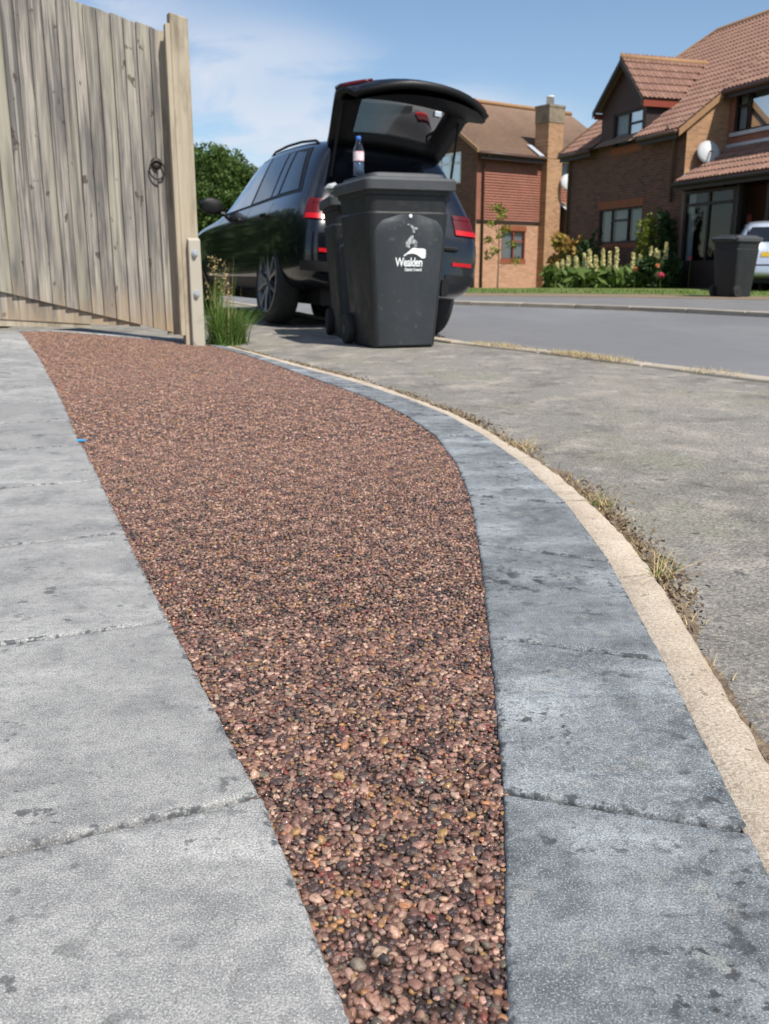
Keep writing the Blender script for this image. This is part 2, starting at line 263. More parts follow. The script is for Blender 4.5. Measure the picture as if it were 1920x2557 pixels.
# ------------------------------------------------------------------ mesh helpers
def tag(o, label=None, cat=None, group=None, kind=None):
    if label: o['label'] = label
    if cat: o['category'] = cat
    if group: o['group'] = group
    if kind: o['kind'] = kind
    return o
def empty(name, loc=(0, 0, 0), rz=0, label=None, cat=None, group=None):
    o = bpy.data.objects.new(name, None); col.objects.link(o); o.location = loc; o.rotation_euler = (0, 0, rz); o.empty_display_size = .05
    return tag(o, label, cat, group)
def link(name, me, mat, parent=None, smooth=False):
    o = bpy.data.objects.new(name, me); col.objects.link(o); o.parent = parent
    if mat is not None and not me.materials: me.materials.append(Mt[mat] if isinstance(mat, str) else mat)
    if smooth: me.polygons.foreach_set('use_smooth', [True] * len(me.polygons))
    return o
class MB:
    def __init__(s): s.v = []; s.f = []; s.uv = {}
    def add(s, verts, faces):
        n = len(s.v); s.v += [tuple(map(float, p)) for p in verts]; s.f += [tuple(i + n for i in f) for f in faces]; return s
    def hexa(s, p):       # 8 points: bottom ring 0-3, top ring 4-7
        return s.add(p, [(3, 2, 1, 0), (4, 5, 6, 7), (0, 1, 5, 4), (1, 2, 6, 5), (2, 3, 7, 6), (3, 0, 4, 7)])
    def box(s, x0, x1, y0, y1, z0, z1):
        return s.hexa([(x0, y0, z0), (x1, y0, z0), (x1, y1, z0), (x0, y1, z0), (x0, y0, z1), (x1, y0, z1), (x1, y1, z1), (x0, y1, z1)])
    def obox(s, O, U, V, W):   # oriented box from corner O with edge vectors
        O, U, V, W = map(Vector, (O, U, V, W))
        return s.hexa([O, O + U, O + U + V, O + V, O + W, O + U + W, O + U + V + W, O + V + W])
    def loft(s, rings, caps=True, closed=True):
        n = len(rings[0]); b = len(s.v)
        for r in rings: s.v += [tuple(map(float, p)) for p in r]
        for i in range(len(rings) - 1):
            for j in range(n if closed else n - 1):
                k = (j + 1) % n; s.f.append((b + i * n + j, b + i * n + k, b + (i + 1) * n + k, b + (i + 1) * n + j))
        if caps: s.f.append(tuple(b + j for j in reversed(range(n)))); s.f.append(tuple(b + (len(rings) - 1) * n + j for j in range(n)))
        return s
    def lathe(s, prof, axis='z', n=24, o=(0, 0, 0), caps=True):
        rings = []
        for r, h in prof:
            ring = []
            for k in range(n):
                a = 2 * math.pi * k / n; c, d = r * math.cos(a), r * math.sin(a)
                p = (c, d, h) if axis == 'z' else ((c, h, -d) if axis == 'y' else (h, c, d))
                ring.append((p[0] + o[0], p[1] + o[1], p[2] + o[2]))
            rings.append(ring)
        return s.loft(rings, caps)
    def tube(s, path, r, n=8, caps=True):
        path = [Vector(p) for p in path]; rings = []
        for i, p in enumerate(path):
            d = (path[min(i + 1, len(path) - 1)] - path[max(i - 1, 0)]).normalized()
            a = d.orthogonal().normalized() if abs(d.z) > .9 else d.cross(Vector((0, 0, 1))).normalized(); b2 = d.cross(a)
            rr = r[i] if isinstance(r, (list, tuple)) else r
            rings.append([p + rr * (math.cos(2 * math.pi * k / n) * a + math.sin(2 * math.pi * k / n) * b2) for k in range(n)])
        return s.loft(rings, caps)
    def mesh(s, name):
        me = bpy.data.meshes.new(name); me.from_pydata(s.v, [], s.f); me.update(); return me
    def build(s, name, mat, parent=None, smooth=False, bevel=0, fix=True, angle=None):
        me = s.mesh(name)
        if fix:
            bm = bmesh.new(); bm.from_mesh(me); bmesh.ops.recalc_face_normals(bm, faces=bm.faces); bm.to_mesh(me); bm.free()
        o = link(name, me, mat, parent, smooth)
        if bevel:
            b = o.modifiers.new('bevel', 'BEVEL'); b.width = bevel; b.segments = 2; b.limit_method = 'ANGLE'; b.angle_limit = R(35)
        if angle:
            me.polygons.foreach_set('use_smooth', [True] * len(me.polygons)); me.set_sharp_from_angle(angle=R(angle))
        return o
def sm(t): t = np.clip(t, 0, 1); return t * t * (3 - 2 * t)
def hz(x, y): return float(.11 * sm((-x - 1.15) / 1.0) * sm((y - 3.2) / 2.4))      # the drive climbs gently to the gate's left end
def spline(pts, step=.03):
    P = np.array(pts, float); n = len(P); out = []
    for i in range(n - 1):
        p0, p1, p2, p3 = P[max(i - 1, 0)], P[i], P[i + 1], P[min(i + 2, n - 1)]
        k = max(2, int(np.linalg.norm(p2 - p1) / step))
        for j in range(k):
            t = j / k; out.append(.5 * ((2 * p1) + (p2 - p0) * t + (2 * p0 - 5 * p1 + 4 * p2 - p3) * t * t + (3 * p1 - p0 - 3 * p2 + p3) * t ** 3))
    out.append(P[-1]); return np.array(out)
def resample(P, step):
    d = np.r_[0, np.cumsum(np.linalg.norm(np.diff(P, axis=0), axis=1))]
    s = np.arange(0, d[-1], step); return np.c_[np.interp(s, d, P[:, 0]), np.interp(s, d, P[:, 1])]
def sheet(name, poly, z, mat, kind='structure', parent=None):
    me = bpy.data.meshes.new(name); me.from_pydata([(x, y, z(x, y) if callable(z) else z) for x, y in poly], [], [tuple(range(len(poly)))]); me.update()
    bm = bmesh.new(); bm.from_mesh(me); bmesh.ops.triangulate(bm, faces=bm.faces); bmesh.ops.recalc_face_normals(bm, faces=bm.faces)
    if sum(f.normal.z for f in bm.faces) < 0: bmesh.ops.reverse_faces(bm, faces=bm.faces)
    bm.to_mesh(me); bm.free()
    return tag(link(name, me, mat, parent), kind=kind)
def strip(name, A, B, za, zb, mat, kind='structure', n=1):
    mb = MB(); A, B = np.array(A), np.array(B); m_ = len(A)
    rows = []
    for i in range(m_):
        rows.append([(*(A[i] * (1 - t) + B[i] * t), za * (1 - t) + zb * t) for t in np.linspace(0, 1, n + 1)])
    mb.loft(rows, caps=False, closed=False); o = mb.build(name, mat)
    me = o.data
    if len(me.polygons) and me.polygons[0].normal.z < 0: me.flip_normals()
    return tag(o, kind=kind)

# ------------------------------------------------------------------ ground, road, pavements
sheet('ground', [(-900, -300), (900, -300), (900, 1800), (-900, 1800)], -.5, 'ground')
KERB = [(12.5, -14.6), (5.0, -1.6), (3.1, 1.75), (1.71, 4.2), (1.505, 4.597), (1.192, 5.208), (.786, 6.0), (.393, 6.6), (.16, 7.2), (-.1, 8.0), (-.34, 8.8), (-.6, 9.6), (-1.4, 12), (-2.9, 16), (-4.6, 20), (-9.2, 30), (-16, 44)]
kerb = spline(KERB, .3)
sheet('pavement', [tuple(p) for p in kerb] + [(-40, 44), (-40, -14.6)], -.016, 'tarmac')
FARK = [(16, -9), (9.5, 1.5), (6.3, 7.2), (5.3, 9.2), (4.36, 10.9), (3.42, 12.5), (2.41, 13.6), (1.31, 14.6), (-.6, 16.6), (-3.0, 19.6), (-5.5, 24), (-8, 31), (-13, 46)]
fark = spline(FARK, .5)
kr = kerb + (np.array([.105, .06])); 
ki = np.linspace(0, len(kr) - 1, 60).astype(int); fi = np.linspace(0, len(fark) - 1, 60).astype(int)
strip('road', kr[ki], fark[fi], -.15, -.055, 'road', n=3)
BACK = [(22, 2), (14, 7), (9.5, 12.2), (6.15, 15.43), (3.83, 16.98), (1.6, 17.57), (-.6, 19.2), (-3, 22), (-5.2, 27), (-8, 33), (-13, 47)]
bk = spline(BACK, .5); bi = np.linspace(0, len(bk) - 1, 60).astype(int)
strip('far_pavement', fark[fi] + np.array([.1, .06]), bk[bi], -.008, .0, 'far_tarmac', n=2)
V2 = [(23.5, 4), (15, 8.6), (10.2, 13.5), (6.7, 17.2), (4.1, 18.9), (1.8, 19.6), (-.3, 21.2), (-2.6, 24), (-4.8, 29), (-7.6, 35), (-12.5, 48)]
v2 = spline(V2, .5); vi = np.linspace(0, len(v2) - 1, 60).astype(int)
strip('verge', bk[bi], v2[vi], .004, .01, 'soil', n=2)
def lawnz(x, y): return .012 - .30 * float(sm((y - 24) / 14))
lw = MB(); rows = []
for i in vi:
    p = v2[i]; q = p + np.array([9, 34]); rows.append([(*(p * (1 - t) + q * t), 0) for t in np.linspace(0, 1, 14)])
rows = [[(x, y, lawnz(x, y)) for x, y, z in r] for r in rows]
lw.loft(rows, caps=False, closed=False); lo = lw.build('lawn', 'lawn'); tag(lo, kind='structure')
if lo.data.polygons[0].normal.z < 0: lo.data.flip_normals()

def blocks(name, path, width, length, z0, z1, mat, parent, gap=.006, skip=None, side=1):
    P = resample(path, length); n = 0
    for i in range(len(P) - 1):
        a, b = P[i], P[i + 1]
        if skip and skip(a, b): continue
        d = (b - a) / np.linalg.norm(b - a); nrm = np.array([d[1], -d[0]]) * side
        a2, b2 = a + d * gap * .5, b - d * gap * .5
        mb = MB(); ps = [a2, b2, b2 + nrm * width, a2 + nrm * width]
        mb.hexa([(*p, z0) for p in ps] + [(*p, z1 + random.uniform(-.003, .003)) for p in ps]); mb.build(name, mat, parent, bevel=.012); n += 1
    return n
ks = tag(strip('kerb_bed', kerb[ki] + np.array([-.012, -.007]), kr[ki], -.03, -.165, 'soil'), kind='structure'); ks.name = 'kerb'
blocks('kerb_stone', kerb, .10, .9, -.18, .0, 'kerb', ks, skip=lambda a, b: a[1] < -1 or a[1] > 22)
fs = strip('far_kerb_bed', fark[fi], fark[fi] + np.array([.1, .06]), -.06, -.012, 'soil'); fs.name = 'far_kerb'
blocks('kerb_stone', fark, .11, .9, -.2, .004, 'kerb', fs, side=1, skip=lambda a, b: a[1] < 3 or a[1] > 24)

# ------------------------------------------------------------------ the drive: slabs, resin gravel, blue-grey blocks, cream edging
LE = [(.14, .10), (.05, .30), (-.023, .509), (-.047, .587), (-.08, .689), (-.122, .802), (-.142, .863), (-.191, .982), (-.229, 1.083), (-.302, 1.242), (-.45, 1.609), (-.643, 2.092), (-.899, 2.729), (-1.346, 3.862), (-1.57, 4.392), (-1.791, 4.89), (-2.05, 5.434), (-2.262, 5.904)]
RI = [(.03, .10), (.055, .30), (.078, .509), (.088, .587), (.097, .657), (.106, .723), (.112, .795), (.122, .933), (.139, 1.161), (.155, 1.409), (.172, 1.688), (.184, 1.975), (.184, 2.27), (.168, 2.599), (.125, 2.911), (.035, 3.303), (-.112, 3.749), (-.374, 4.413), (-.647, 5.11), (-.921, 5.756), (-1.151, 6.227)]
RO = [(.27, .10), (.29, .40), (.316, .677), (.325, .763), (.338, .879), (.347, .999), (.357, 1.136), (.381, 1.491), (.388, 1.756), (.381, 2.031), (.354, 2.34), (.298, 2.753), (.203, 3.22), (.063, 3.65), (-.20, 4.30), (-.457, 4.84), (-.752, 5.52), (-1.04, 6.15)]
EO = [(.335, .10), (.357, .45), (.384, .77), (.398, .95), (.415, 1.15), (.436, 1.396), (.447, 1.60), (.447, 1.80), (.436, 2.05), (.41, 2.33), (.355, 2.65), (.288, 3.02), (.172, 3.44), (-.066, 4.13), (-.32, 4.68), (-.62, 5.33), (-.915, 5.97), (-1.02, 6.2)]
le, ri, ro, eo = (spline(p, .02) for p in (LE, RI, RO, EO))
GE = [(-2.262, 5.904), (-2.054, 5.911), (-1.792, 6.023), (-1.611, 6.196), (-1.408, 6.332), (-1.19, 6.36)]
def fy(P, y):
    k = np.argsort(P[:, 1]); return np.interp(y, P[k, 1], P[k, 0])
ys = np.r_[np.arange(.1, 2.85, .05), np.arange(2.85, 6.25, .1), 6.32]; rows = []
for y in ys:
    xl = fy(le, y) if y < 5.9 else -2.262 + (y - 5.9) * 1.9; xr = fy(ri, y) if y < 6.22 else -1.151
    rows.append([(x, y, hz(x, y) - .0084 + .0020 * float(sm((y - 2.7) / 1.4))) for x in np.linspace(xl - .004, max(xr + .004, xl + .01), 26)])
dm = MB(); dm.loft(rows, caps=False, closed=False); drive = dm.build('driveway', 'gravel_far', smooth=True); tag(drive, kind='structure')
drive.data.materials.append(Mt['bed'])
for p in drive.data.polygons:
    if p.center[1] < 2.2: p.material_index = 1
if drive.data.polygons[0].normal.z < 0: drive.data.flip_normals()

def paver(corners, zf, mat, parent, name='paver', th=.05, rim=.010, jit=.0009, n=18, drop=0.0):
    """a tumbled slab: ragged rim, rounded arris, attribute rim = 1 along the edge"""
    C = [np.array(c, float) for c in corners]; per = []; cen = sum(C) / len(C)
    for i in range(len(C)):
        a, b = C[i], C[(i + 1) % len(C)]
        k = max(4, int(np.linalg.norm(b - a) / .012)); k = min(k, 60)
        ph = random.uniform(0, 9)
        for j in range(k):
            t = j / k; p = a * (1 - t) + b * t; d = (b - a) / np.linalg.norm(b - a); nr = np.array([-d[1], d[0]])
            if np.dot(cen - p, nr) < 0: nr = -nr
            per.append((p + nr * (abs(rng.normal(0, jit * .6)) + .0004 * (math.sin(ph + t * 17) + math.sin(ph * 2 + t * 41))), nr, min(1, 8 * min(t, 1 - t)) if True else 1))
    def ring(off, dz):
        r = []
        for p, nr, c in per:
            v = cen - p; q = p + v / np.linalg.norm(v) * off * 1.15; r.append((q[0], q[1], zf(q[0], q[1]) + dz - drop))
        return r
    N = len(per); mb = MB(); mb.loft([ring(0, -th), ring(0, -.0042), ring(.0014, -.0015), ring(.0042, -.0002), ring(rim + .004, 0)], caps=False)
    mb.f.append(tuple(range(4 * N, 5 * N)))
    me = mb.mesh(name); at = me.attributes.new('rim', 'FLOAT', 'POINT')
    at.data.foreach_set('value', np.r_[np.ones(4 * N), np.zeros(N)].astype(np.float32))
    bm = bmesh.new(); bm.from_mesh(me); bmesh.ops.recalc_face_normals(bm, faces=bm.faces)
    if sum(f.normal.z for f in bm.faces) < 0: bmesh.ops.reverse_faces(bm, faces=bm.faces)
    bm.to_mesh(me); bm.free()
    me.polygons.foreach_set('use_smooth', [True] * len(me.polygons)); me.set_sharp_from_angle(angle=R(50))
    return link(name, me, mat, parent)

# left-hand slabs
def stripz(name, A, B, zf, dz, mat):
    mb = MB(); mb.loft([[(*(a * (1 - t) + b * t), 0) for t in (0, .5, 1)] for a, b in zip(A, B)], caps=False, closed=False)
    mb.v = [(x, y, zf(x, y) + dz) for x, y, z in mb.v]; o = mb.build(name, mat)
    if o.data.polygons[0].normal.z < 0: o.data.flip_normals()
    return tag(o, kind='structure')
lp = resample(le, .05); ltan = np.gradient(lp, axis=0); ltan /= np.linalg.norm(ltan, axis=1)[:, None]; lnr = np.c_[-ltan[:, 1], ltan[:, 0]]
lbed = stripz('slab_border', lp + lnr * .012, lp + lnr * .72, hz, -.0085, 'joint')
d = np.r_[0, np.cumsum(np.linalg.norm(np.diff(le, axis=0), axis=1))]
def at_len(P, s):
    dd = np.r_[0, np.cumsum(np.linalg.norm(np.diff(P, axis=0), axis=1))]; return np.array([np.interp(s, dd, P[:, 0]), np.interp(s, dd, P[:, 1])])
s0 = d[np.argmin(np.abs(le[:, 1] - .782))]
js = [s0 + .488 * k for k in range(-1, 14) if s0 + .488 * k < d[-1]] + [d[-1]]
JD = np.array([-.91, -.41])
for a, b in zip(js[:-1], js[1:]):
    if b - a < .1: continue
    p, q = at_len(le, a), at_len(le, b); t = (q - p) / np.linalg.norm(q - p); g = .0034; off = random.uniform(-.004, .003)
    nn = np.array([-t[1], t[0]])
    p2, q2 = p + t * g + nn * (.000 + off), q - t * g + nn * (.000 + off)
    jd = np.array([-.92, -.40]) if p[1] < 2 else nn
    paver([p2, q2, q2 + jd * .66, p2 + jd * .66], hz, 'slab', lbed)
# right-hand blocks
rbed = stripz('block_border', np.array([at_len(ri, s) for s in np.linspace(0, 7.0, 120)]), np.array([at_len(ro, s) for s in np.linspace(0, 6.75, 120)]), hz, -.0085, 'joint'); rbed.location.z = -.001
JI = [(.062, .36), (.115, .79), (.141, 1.182), (.172, 1.619), (.184, 1.994), (.181, 2.355)]; JO = [(.287, .30), (.314, .723), (.35, 1.118), (.378, 1.525), (.383, 1.932), (.35, 2.33)]
def arc_at(P, y): 
    dd = np.r_[0, np.cumsum(np.linalg.norm(np.diff(P, axis=0), axis=1))]; return dd[np.argmin(np.abs(P[:, 1] - y))]
si, so_ = [arc_at(ri, p[1]) for p in JI], [arc_at(ro, p[1]) for p in JO]
Li, Lo = arc_at(ri, 6.22), arc_at(ro, 6.15); k = 10
si += list(np.linspace(si[-1], Li, k + 1)[1:]); so_ += list(np.linspace(so_[-1], Lo, k + 1)[1:])
for i in range(len(si) - 1):
    a, b, c, e = at_len(ri, si[i]), at_len(ri, si[i + 1]), at_len(ro, so_[i + 1]), at_len(ro, so_[i])
    t1 = (b - a) / np.linalg.norm(b - a); t2 = (c - e) / np.linalg.norm(c - e); g = .0028 if i < 5 else .0048
    inn = (e - a) / np.linalg.norm(e - a)
    paver([a + t1 * g + inn * .0, b - t1 * g + inn * .0, c - t2 * g - inn * .0005, e + t2 * g - inn * .0005], hz, 'block', rbed, drop=random.uniform(0, .0008))
# cream edging
ebed = stripz('edging', np.array([at_len(ro, s) for s in np.linspace(0, 6.7, 120)]), np.array([at_len(eo, s) for s in np.linspace(0, 6.7, 120)]), hz, -.014, 'soil')
ys_ = [.12, .60, 1.44, 1.95, 2.42, 2.95, 3.5, 4.1, 4.75, 5.45, 6.1]
for y0, y1 in zip(ys_[:-1], ys_[1:]):
    a0, a1, b0, b1 = arc_at(ro, y0), arc_at(ro, y1), arc_at(eo, y0 + .02), arc_at(eo, y1 + .02); n = max(6, int((y1 - y0) / .022))
    ins, outs = [at_len(ro, s) for s in np.linspace(a0 + .004, a1 - .004, n)], [at_len(eo, s) for s in np.linspace(b0 + .004, b1 - .004, n)]
    mb = MB(); rows = []
    for p, q in zip(ins, outs):
        w = (q - p) / np.linalg.norm(q - p); p = p - w * .006; q = q + w * random.gauss(0, .0018); dz_ = random.gauss(0, .0006)
        rows.append([(*p, -.06), (*p, -.004), (*(p + w * .003), -.0022), (*(q - w * (.007 + abs(random.gauss(0, .002)))), -.004 + dz_), (*q, -.011), (*q, -.06)])
    mb.loft(rows, caps=True); mb.build('edging_block', 'edging', ebed, angle=50)
# thin paver row under the gate
ge = resample(spline(GE, .05), .2); gbed = tag(empty('x'), kind='structure'); bpy.data.objects.remove(gbed)
gnr = np.array([.42, .9])
gbed = stripz('gate_threshold', ge, ge + gnr * .55, hz, -.010, 'bed')
for a, b in zip(ge[:-1], ge[1:]): paver([a + gnr * .002, b + gnr * .002, b + gnr * .10, a + gnr * .10], hz, 'slab', gbed, th=.04)

# stones bound in resin
def ico(sub):
    bm = bmesh.new(); bmesh.ops.create_icosphere(bm, subdivisions=sub, radius=1.0)
    v = np.array([p.co[:] for p in bm.verts]); f = np.array([[q.index for q in t.verts] for t in bm.faces]); bm.free(); return v, f
def lumpy(v, amt):
    c = rng.normal(size=(5, 3)); ph = rng.uniform(0, 6.28, 5); s = np.ones(len(v))
    for k in range(5): s += amt * np.sin(v @ c[k] * 2.0 + ph[k])
    v = v * s[:, None]
    for k in range(6):      # a few broken facets
        q = rng.normal(size=3); q /= np.linalg.norm(q); e = np.clip(v @ q - rng.uniform(.62, .85), 0, None); v = v - e[:, None] * q
    return v
def stone_points(y0, y1, sp):
    P = []; row = 0; y = y0
    while y < y1:
        xl, xr = fy(le, y) - .010, fy(ri, y) + .005
        if xr > xl:
            x = np.arange(xl + (row % 2) * sp * .5, xr, sp); P.append(np.c_[x, np.full(len(x), y)])
        y += sp * .866; row += 1
    P = np.concatenate(P); P += rng.uniform(-.42, .42, P.shape) * sp
    ok = (P[:, 0] > fy(le, P[:, 1]) - .010) & (P[:, 0] < fy(ri, P[:, 1]) + .005); return P[ok]
cols = np.array([c for c, p in PAL]); pr = np.array([p for c, p in PAL]); pr /= pr.sum()
def tints(P, n):
    cl = np.sin(P[:, 0] * 61 + 2 * np.sin(P[:, 1] * 47)) + np.sin(P[:, 1] * 71 + 2.2 * np.sin(P[:, 0] * 53))     # drifts of darker grit
    w = pr[None, :] * np.ones((n, 1)); w[:, 0] *= np.exp(.75 * cl); w[:, 3] *= np.exp(-.35 * cl); w /= w.sum(1)[:, None]
    idx = (rng.uniform(size=(n, 1)) > np.cumsum(w, 1)).sum(1).clip(0, len(cols) - 1)
    return cols[idx] * (1 + .16 * sm((P[:, 1:2] - 1.2) / 1.6)) * rng.uniform(.72, 1.3, (n, 1)) * rng.uniform(.94, 1.06, (n, 3)), idx  # paler with distance: grazing-view brightening put into the stone colour
def stone_field(P, z, rad, sub, name, variants=10, parent=None):
    zl = z - np.array([hz(*p) for p in P])
    v0, f0 = ico(sub) if sub else (np.array([(1, 0, 0), (0, 1, 0), (-1, 0, 0), (0, -1, 0), (0, 0, 1), (0, 0, -1.)]), np.array([(0, 1, 4), (1, 2, 4), (2, 3, 4), (3, 0, 4), (1, 0, 5), (2, 1, 5), (3, 2, 5), (0, 3, 5)])); V = []; Fc = []; T = []; n = len(P); tint, idx = tints(P, n); off = 0
    rad = rad * np.where(idx == 0, rng.uniform(.7, 1.0, n), 1.0)
    vs_ = [lumpy(v0, .09) for _ in range(variants)]
    which = rng.integers(0, variants, n)
    for k in range(variants):
        I = np.where(which == k)[0]
        if not len(I): continue
        a = rng.uniform(0, 6.28, len(I)); ti = rng.normal(0, .35, len(I)); sx = rng.uniform(.9, 1.35, len(I)); sy = rng.uniform(.8, 1.05, len(I)); sz = rng.uniform(.55, .85, len(I))
        L = vs_[k][None] * (np.stack([sx, sy, sz], 1) * rad[I][:, None])[:, None, :]
        ct, st = np.cos(ti)[:, None], np.sin(ti)[:, None]; x, y, zc = L[..., 0], L[..., 1] * ct - L[..., 2] * st, L[..., 1] * st + L[..., 2] * ct
        c, s = np.cos(a)[:, None], np.sin(a)[:, None]
        zt = zc + z[I][:, None]; lim = zc * 0 + (z[I] - zl[I])[:, None] - .0052; zt = np.where(zt > lim, lim + (zt - lim) * .35, zt)     # trowelled flat
        Wd = np.stack([x * c - y * s + P[I, 0][:, None], x * s + y * c + P[I, 1][:, None], zt], -1)
        V.append(Wd.reshape(-1, 3)); Fc.append((f0[None] + (off + np.arange(len(I)) * len(v0))[:, None, None]).reshape(-1, 3)); off += len(I) * len(v0)
        T.append(np.repeat(np.c_[tint[I], np.ones(len(I))], len(v0), 0))
    V, Fc, T = np.concatenate(V), np.concatenate(Fc), np.concatenate(T)
    me = bpy.data.meshes.new(name); me.vertices.add(len(V)); me.vertices.foreach_set('co', V.ravel().astype(np.float32))
    me.loops.add(Fc.size); me.loops.foreach_set('vertex_index', Fc.ravel().astype(np.int32)); me.polygons.add(len(Fc))
    me.polygons.foreach_set('loop_start', np.arange(0, Fc.size, 3, dtype=np.int32)); me.polygons.foreach_set('loop_total', np.full(len(Fc), 3, np.int32))
    me.update(calc_edges=True); me.polygons.foreach_set('use_smooth', np.ones(len(Fc), bool))
    ca = me.color_attributes.new('tint', 'FLOAT_COLOR', 'POINT'); ca.data.foreach_set('color', T.ravel().astype(np.float32))
    return tag(link(name, me, 'stone_attr', parent), kind='stuff')
Pn = stone_points(.40, 1.22, .0049); zn = -.0075 + rng.normal(0, .0010, len(Pn)); rn = rng.uniform(.0018, .0042, len(Pn)); big = rng.uniform(size=len(Pn)) < .15; rn[big] *= 1.4; zn[big] += .0006
# the 300 stones that show largest stand as objects of their own
dist = np.sqrt(Pn[:, 0] ** 2 + Pn[:, 1] ** 2 + .475 ** 2); inview = (Pn[:, 1] > .515) & (np.abs(Pn[:, 0]) < .4)
score = np.where(inview, rn / dist, 0); top = np.argsort(-score)[:300]; rest = np.ones(len(Pn), bool); rest[top] = False
v1, f1 = ico(2); pm = []
for k in range(8):
    me = bpy.data.meshes.new('pebble'); me.from_pydata((lumpy(v1, .10)).tolist(), [], f1.tolist()); me.materials.append(Mt['stone_obj']); me.polygons.foreach_set('use_smooth', [True] * len(me.polygons)); pm.append(me)
tt, _ = tints(Pn[top], 300)
for i, t in enumerate(top):
    o = bpy.data.objects.new('pebble', pm[i % 8]); col.objects.link(o); o.parent = drive
    o.location = (*Pn[t], zn[t] + .0004); r = rn[t]; o.scale = (r * random.uniform(1, 1.3), r * random.uniform(.85, 1.05), r * random.uniform(.6, .85))
    o.rotation_euler = (random.gauss(0, .3), random.gauss(0, .3), random.uniform(0, 6.28)); o.color = (*tt[i], 1)
stone_field(Pn[rest], zn[rest], rn[rest], 2, 'gravel', parent=drive)
Pm = stone_points(1.21, 2.7, .0053); rm_ = rng.uniform(.0024, .0041, len(Pm)); rm_[rng.uniform(size=len(Pm)) < .14] *= 1.3
stone_field(Pm, -.0073 + rng.normal(0, .0010, len(Pm)), rm_, 1, 'gravel', parent=drive)
Pf = stone_points(2.69, 6.20, .0092); Pf = Pf[(Pf[:, 1] < 5.85) | (Pf[:, 0] > -2.2 + (Pf[:, 1] - 5.85) * 2.1)]; zf = np.array([hz(*p) for p in Pf])
stone_field(Pf, zf - .0066 + rng.normal(0, .0008, len(Pf)), rng.uniform(.0052, .0078, len(Pf)), 0, 'gravel', parent=drive)

# ------------------------------------------------------------------ gate and post
GL, GR_ = np.array([-2.62, 5.74]), np.array([-1.362, 6.30]); gx = (GR_ - GL) / np.linalg.norm(GR_ - GL); glen = np.linalg.norm(GR_ - GL)
gate = empty('gate', (GR_[0], GR_[1], 0), math.atan2(gx[1], gx[0]), 'weathered timber gate of upright overlapping boards with a ring latch', 'gate')
# local: x along the gate (0 at the post, negative to the left), -y towards the drive
ztop = lambda x: 1.874 - .225 * x; zbot = lambda x: .062 - .262 * x
bw = .076; nb = int(glen / bw); x = -.004
for i in range(nb):
    w = bw * random.uniform(.93, 1.07); x0, x1 = x - w - .018, x if i else x - .018
    mb = MB(); yo = -.012; tilt = random.uniform(-.002, .002)
    zt0, zt1 = ztop(x0) + random.uniform(-.006, .006), ztop(x1) + random.uniform(-.006, .006); xc = (x0 + x1) / 2
    P = [(x0 + .018, yo - .027 + tilt, zbot(x0)), (x1 + .018, yo - .007, zbot(x1)), (x1 + .018, yo - .001, zbot(x1)), (x0 + .018, yo - .006, zbot(x0))]
    T = [(x0 + .018, yo - .027 + tilt, zt0), (x1 + .018, yo - .007, zt1), (x1 + .018, yo - .001, zt1), (x0 + .018, yo - .006, zt0)]
    P = [(a - xc, b, c) for a, b, c in P]; T = [(a - xc, b, c) for a, b, c in T]
    mb.hexa(P + T); o = mb.build('board', 'board', gate, bevel=.0015); o.location = (xc, 0, 0); x -= w
for zc, nm in ((.45, 'rail'), (1.0, 'rail'), (1.62, 'rail')):
    mb = MB(); mb.obox((-glen, -.011, zc - .035 + .23 * glen), (glen - .01, 0, -.23 * glen), (0, .035, 0), (0, 0, .09)); mb.build(nm, 'timber', gate)
mb = MB(); zb0, zb1 = .175, .098     # kick board showing below the raked boards
mb.hexa([(-glen, -.011, .205), (-.24, -.011, .115), (-.24, .02, .115), (-glen, .02, .205), (-glen, -.011, .56), (-.24, -.011, .25), (-.24, .02, .25), (-glen, .02, .56)]); mb.build('kick_board', 'board', gate)
mb = MB(); mb.hexa([(-glen, -.004, .150), (-.55, -.004, .118), (-.55, .04, .118), (-glen, .04, .150), (-glen, -.004, .203), (-.55, -.004, .142), (-.55, .04, .142), (-glen, .04, .203)]); mb.build('bottom_rail', 'timber', gate)
lt = MB(); lt.lathe([(.0, -.048), (.03, -.047), (.036, -.036), (.036, -.03)], 'y', 20, (-.085, 0, 1.115)); plate = lt.build('latch_plate', 'iron', gate, smooth=True)
rg = MB(); cz = 1.075; rr = .05
ring = [(-.085 + rr * math.sin(a) * .95, -.052, cz + rr * math.cos(a) * 1.1) for a in np.linspace(0, 2 * math.pi, 25)]
rg.tube(ring, .0055, 8, caps=False); rg.build('latch_ring', 'iron', plate, smooth=True)
post = empty('gate_post', (-1.255, 6.26, 0), R(22), 'thick weathered square post holding the gate, pale concrete spur bolted to its foot', 'post')
mb = MB(); mb.hexa([(-.055, -.05, -.1), (.055, -.05, -.1), (.055, .05, -.1), (-.055, .05, -.1), (-.055, -.05, 1.965), (.055, -.05, 1.94), (.055, .05, 1.955), (-.055, .05, 1.975)]); mb.build('timber_post', 'timber', post, bevel=.006)
mb = MB(); mb.box(-.15, -.056, .05, .085, .06, 1.88); mb.build('rebate_strip', 'timber', post); mb = MB(); mb.box(-.086, -.057, -.062, -.002, .06, 1.90); mb.build('stop_strip', 'timber', post, bevel=.003)
mb = MB(); mb.hexa([(-.020, -.10, -.1), (.060, -.10, -.1), (.060, -.052, -.1), (-.020, -.052, -.1), (-.018, -.095, .655), (.058, -.095, .655), (.058, -.052, .67), (-.018, -.052, .67)]); sp_ = mb.build('concrete_spur', 'spur', post, bevel=.006)
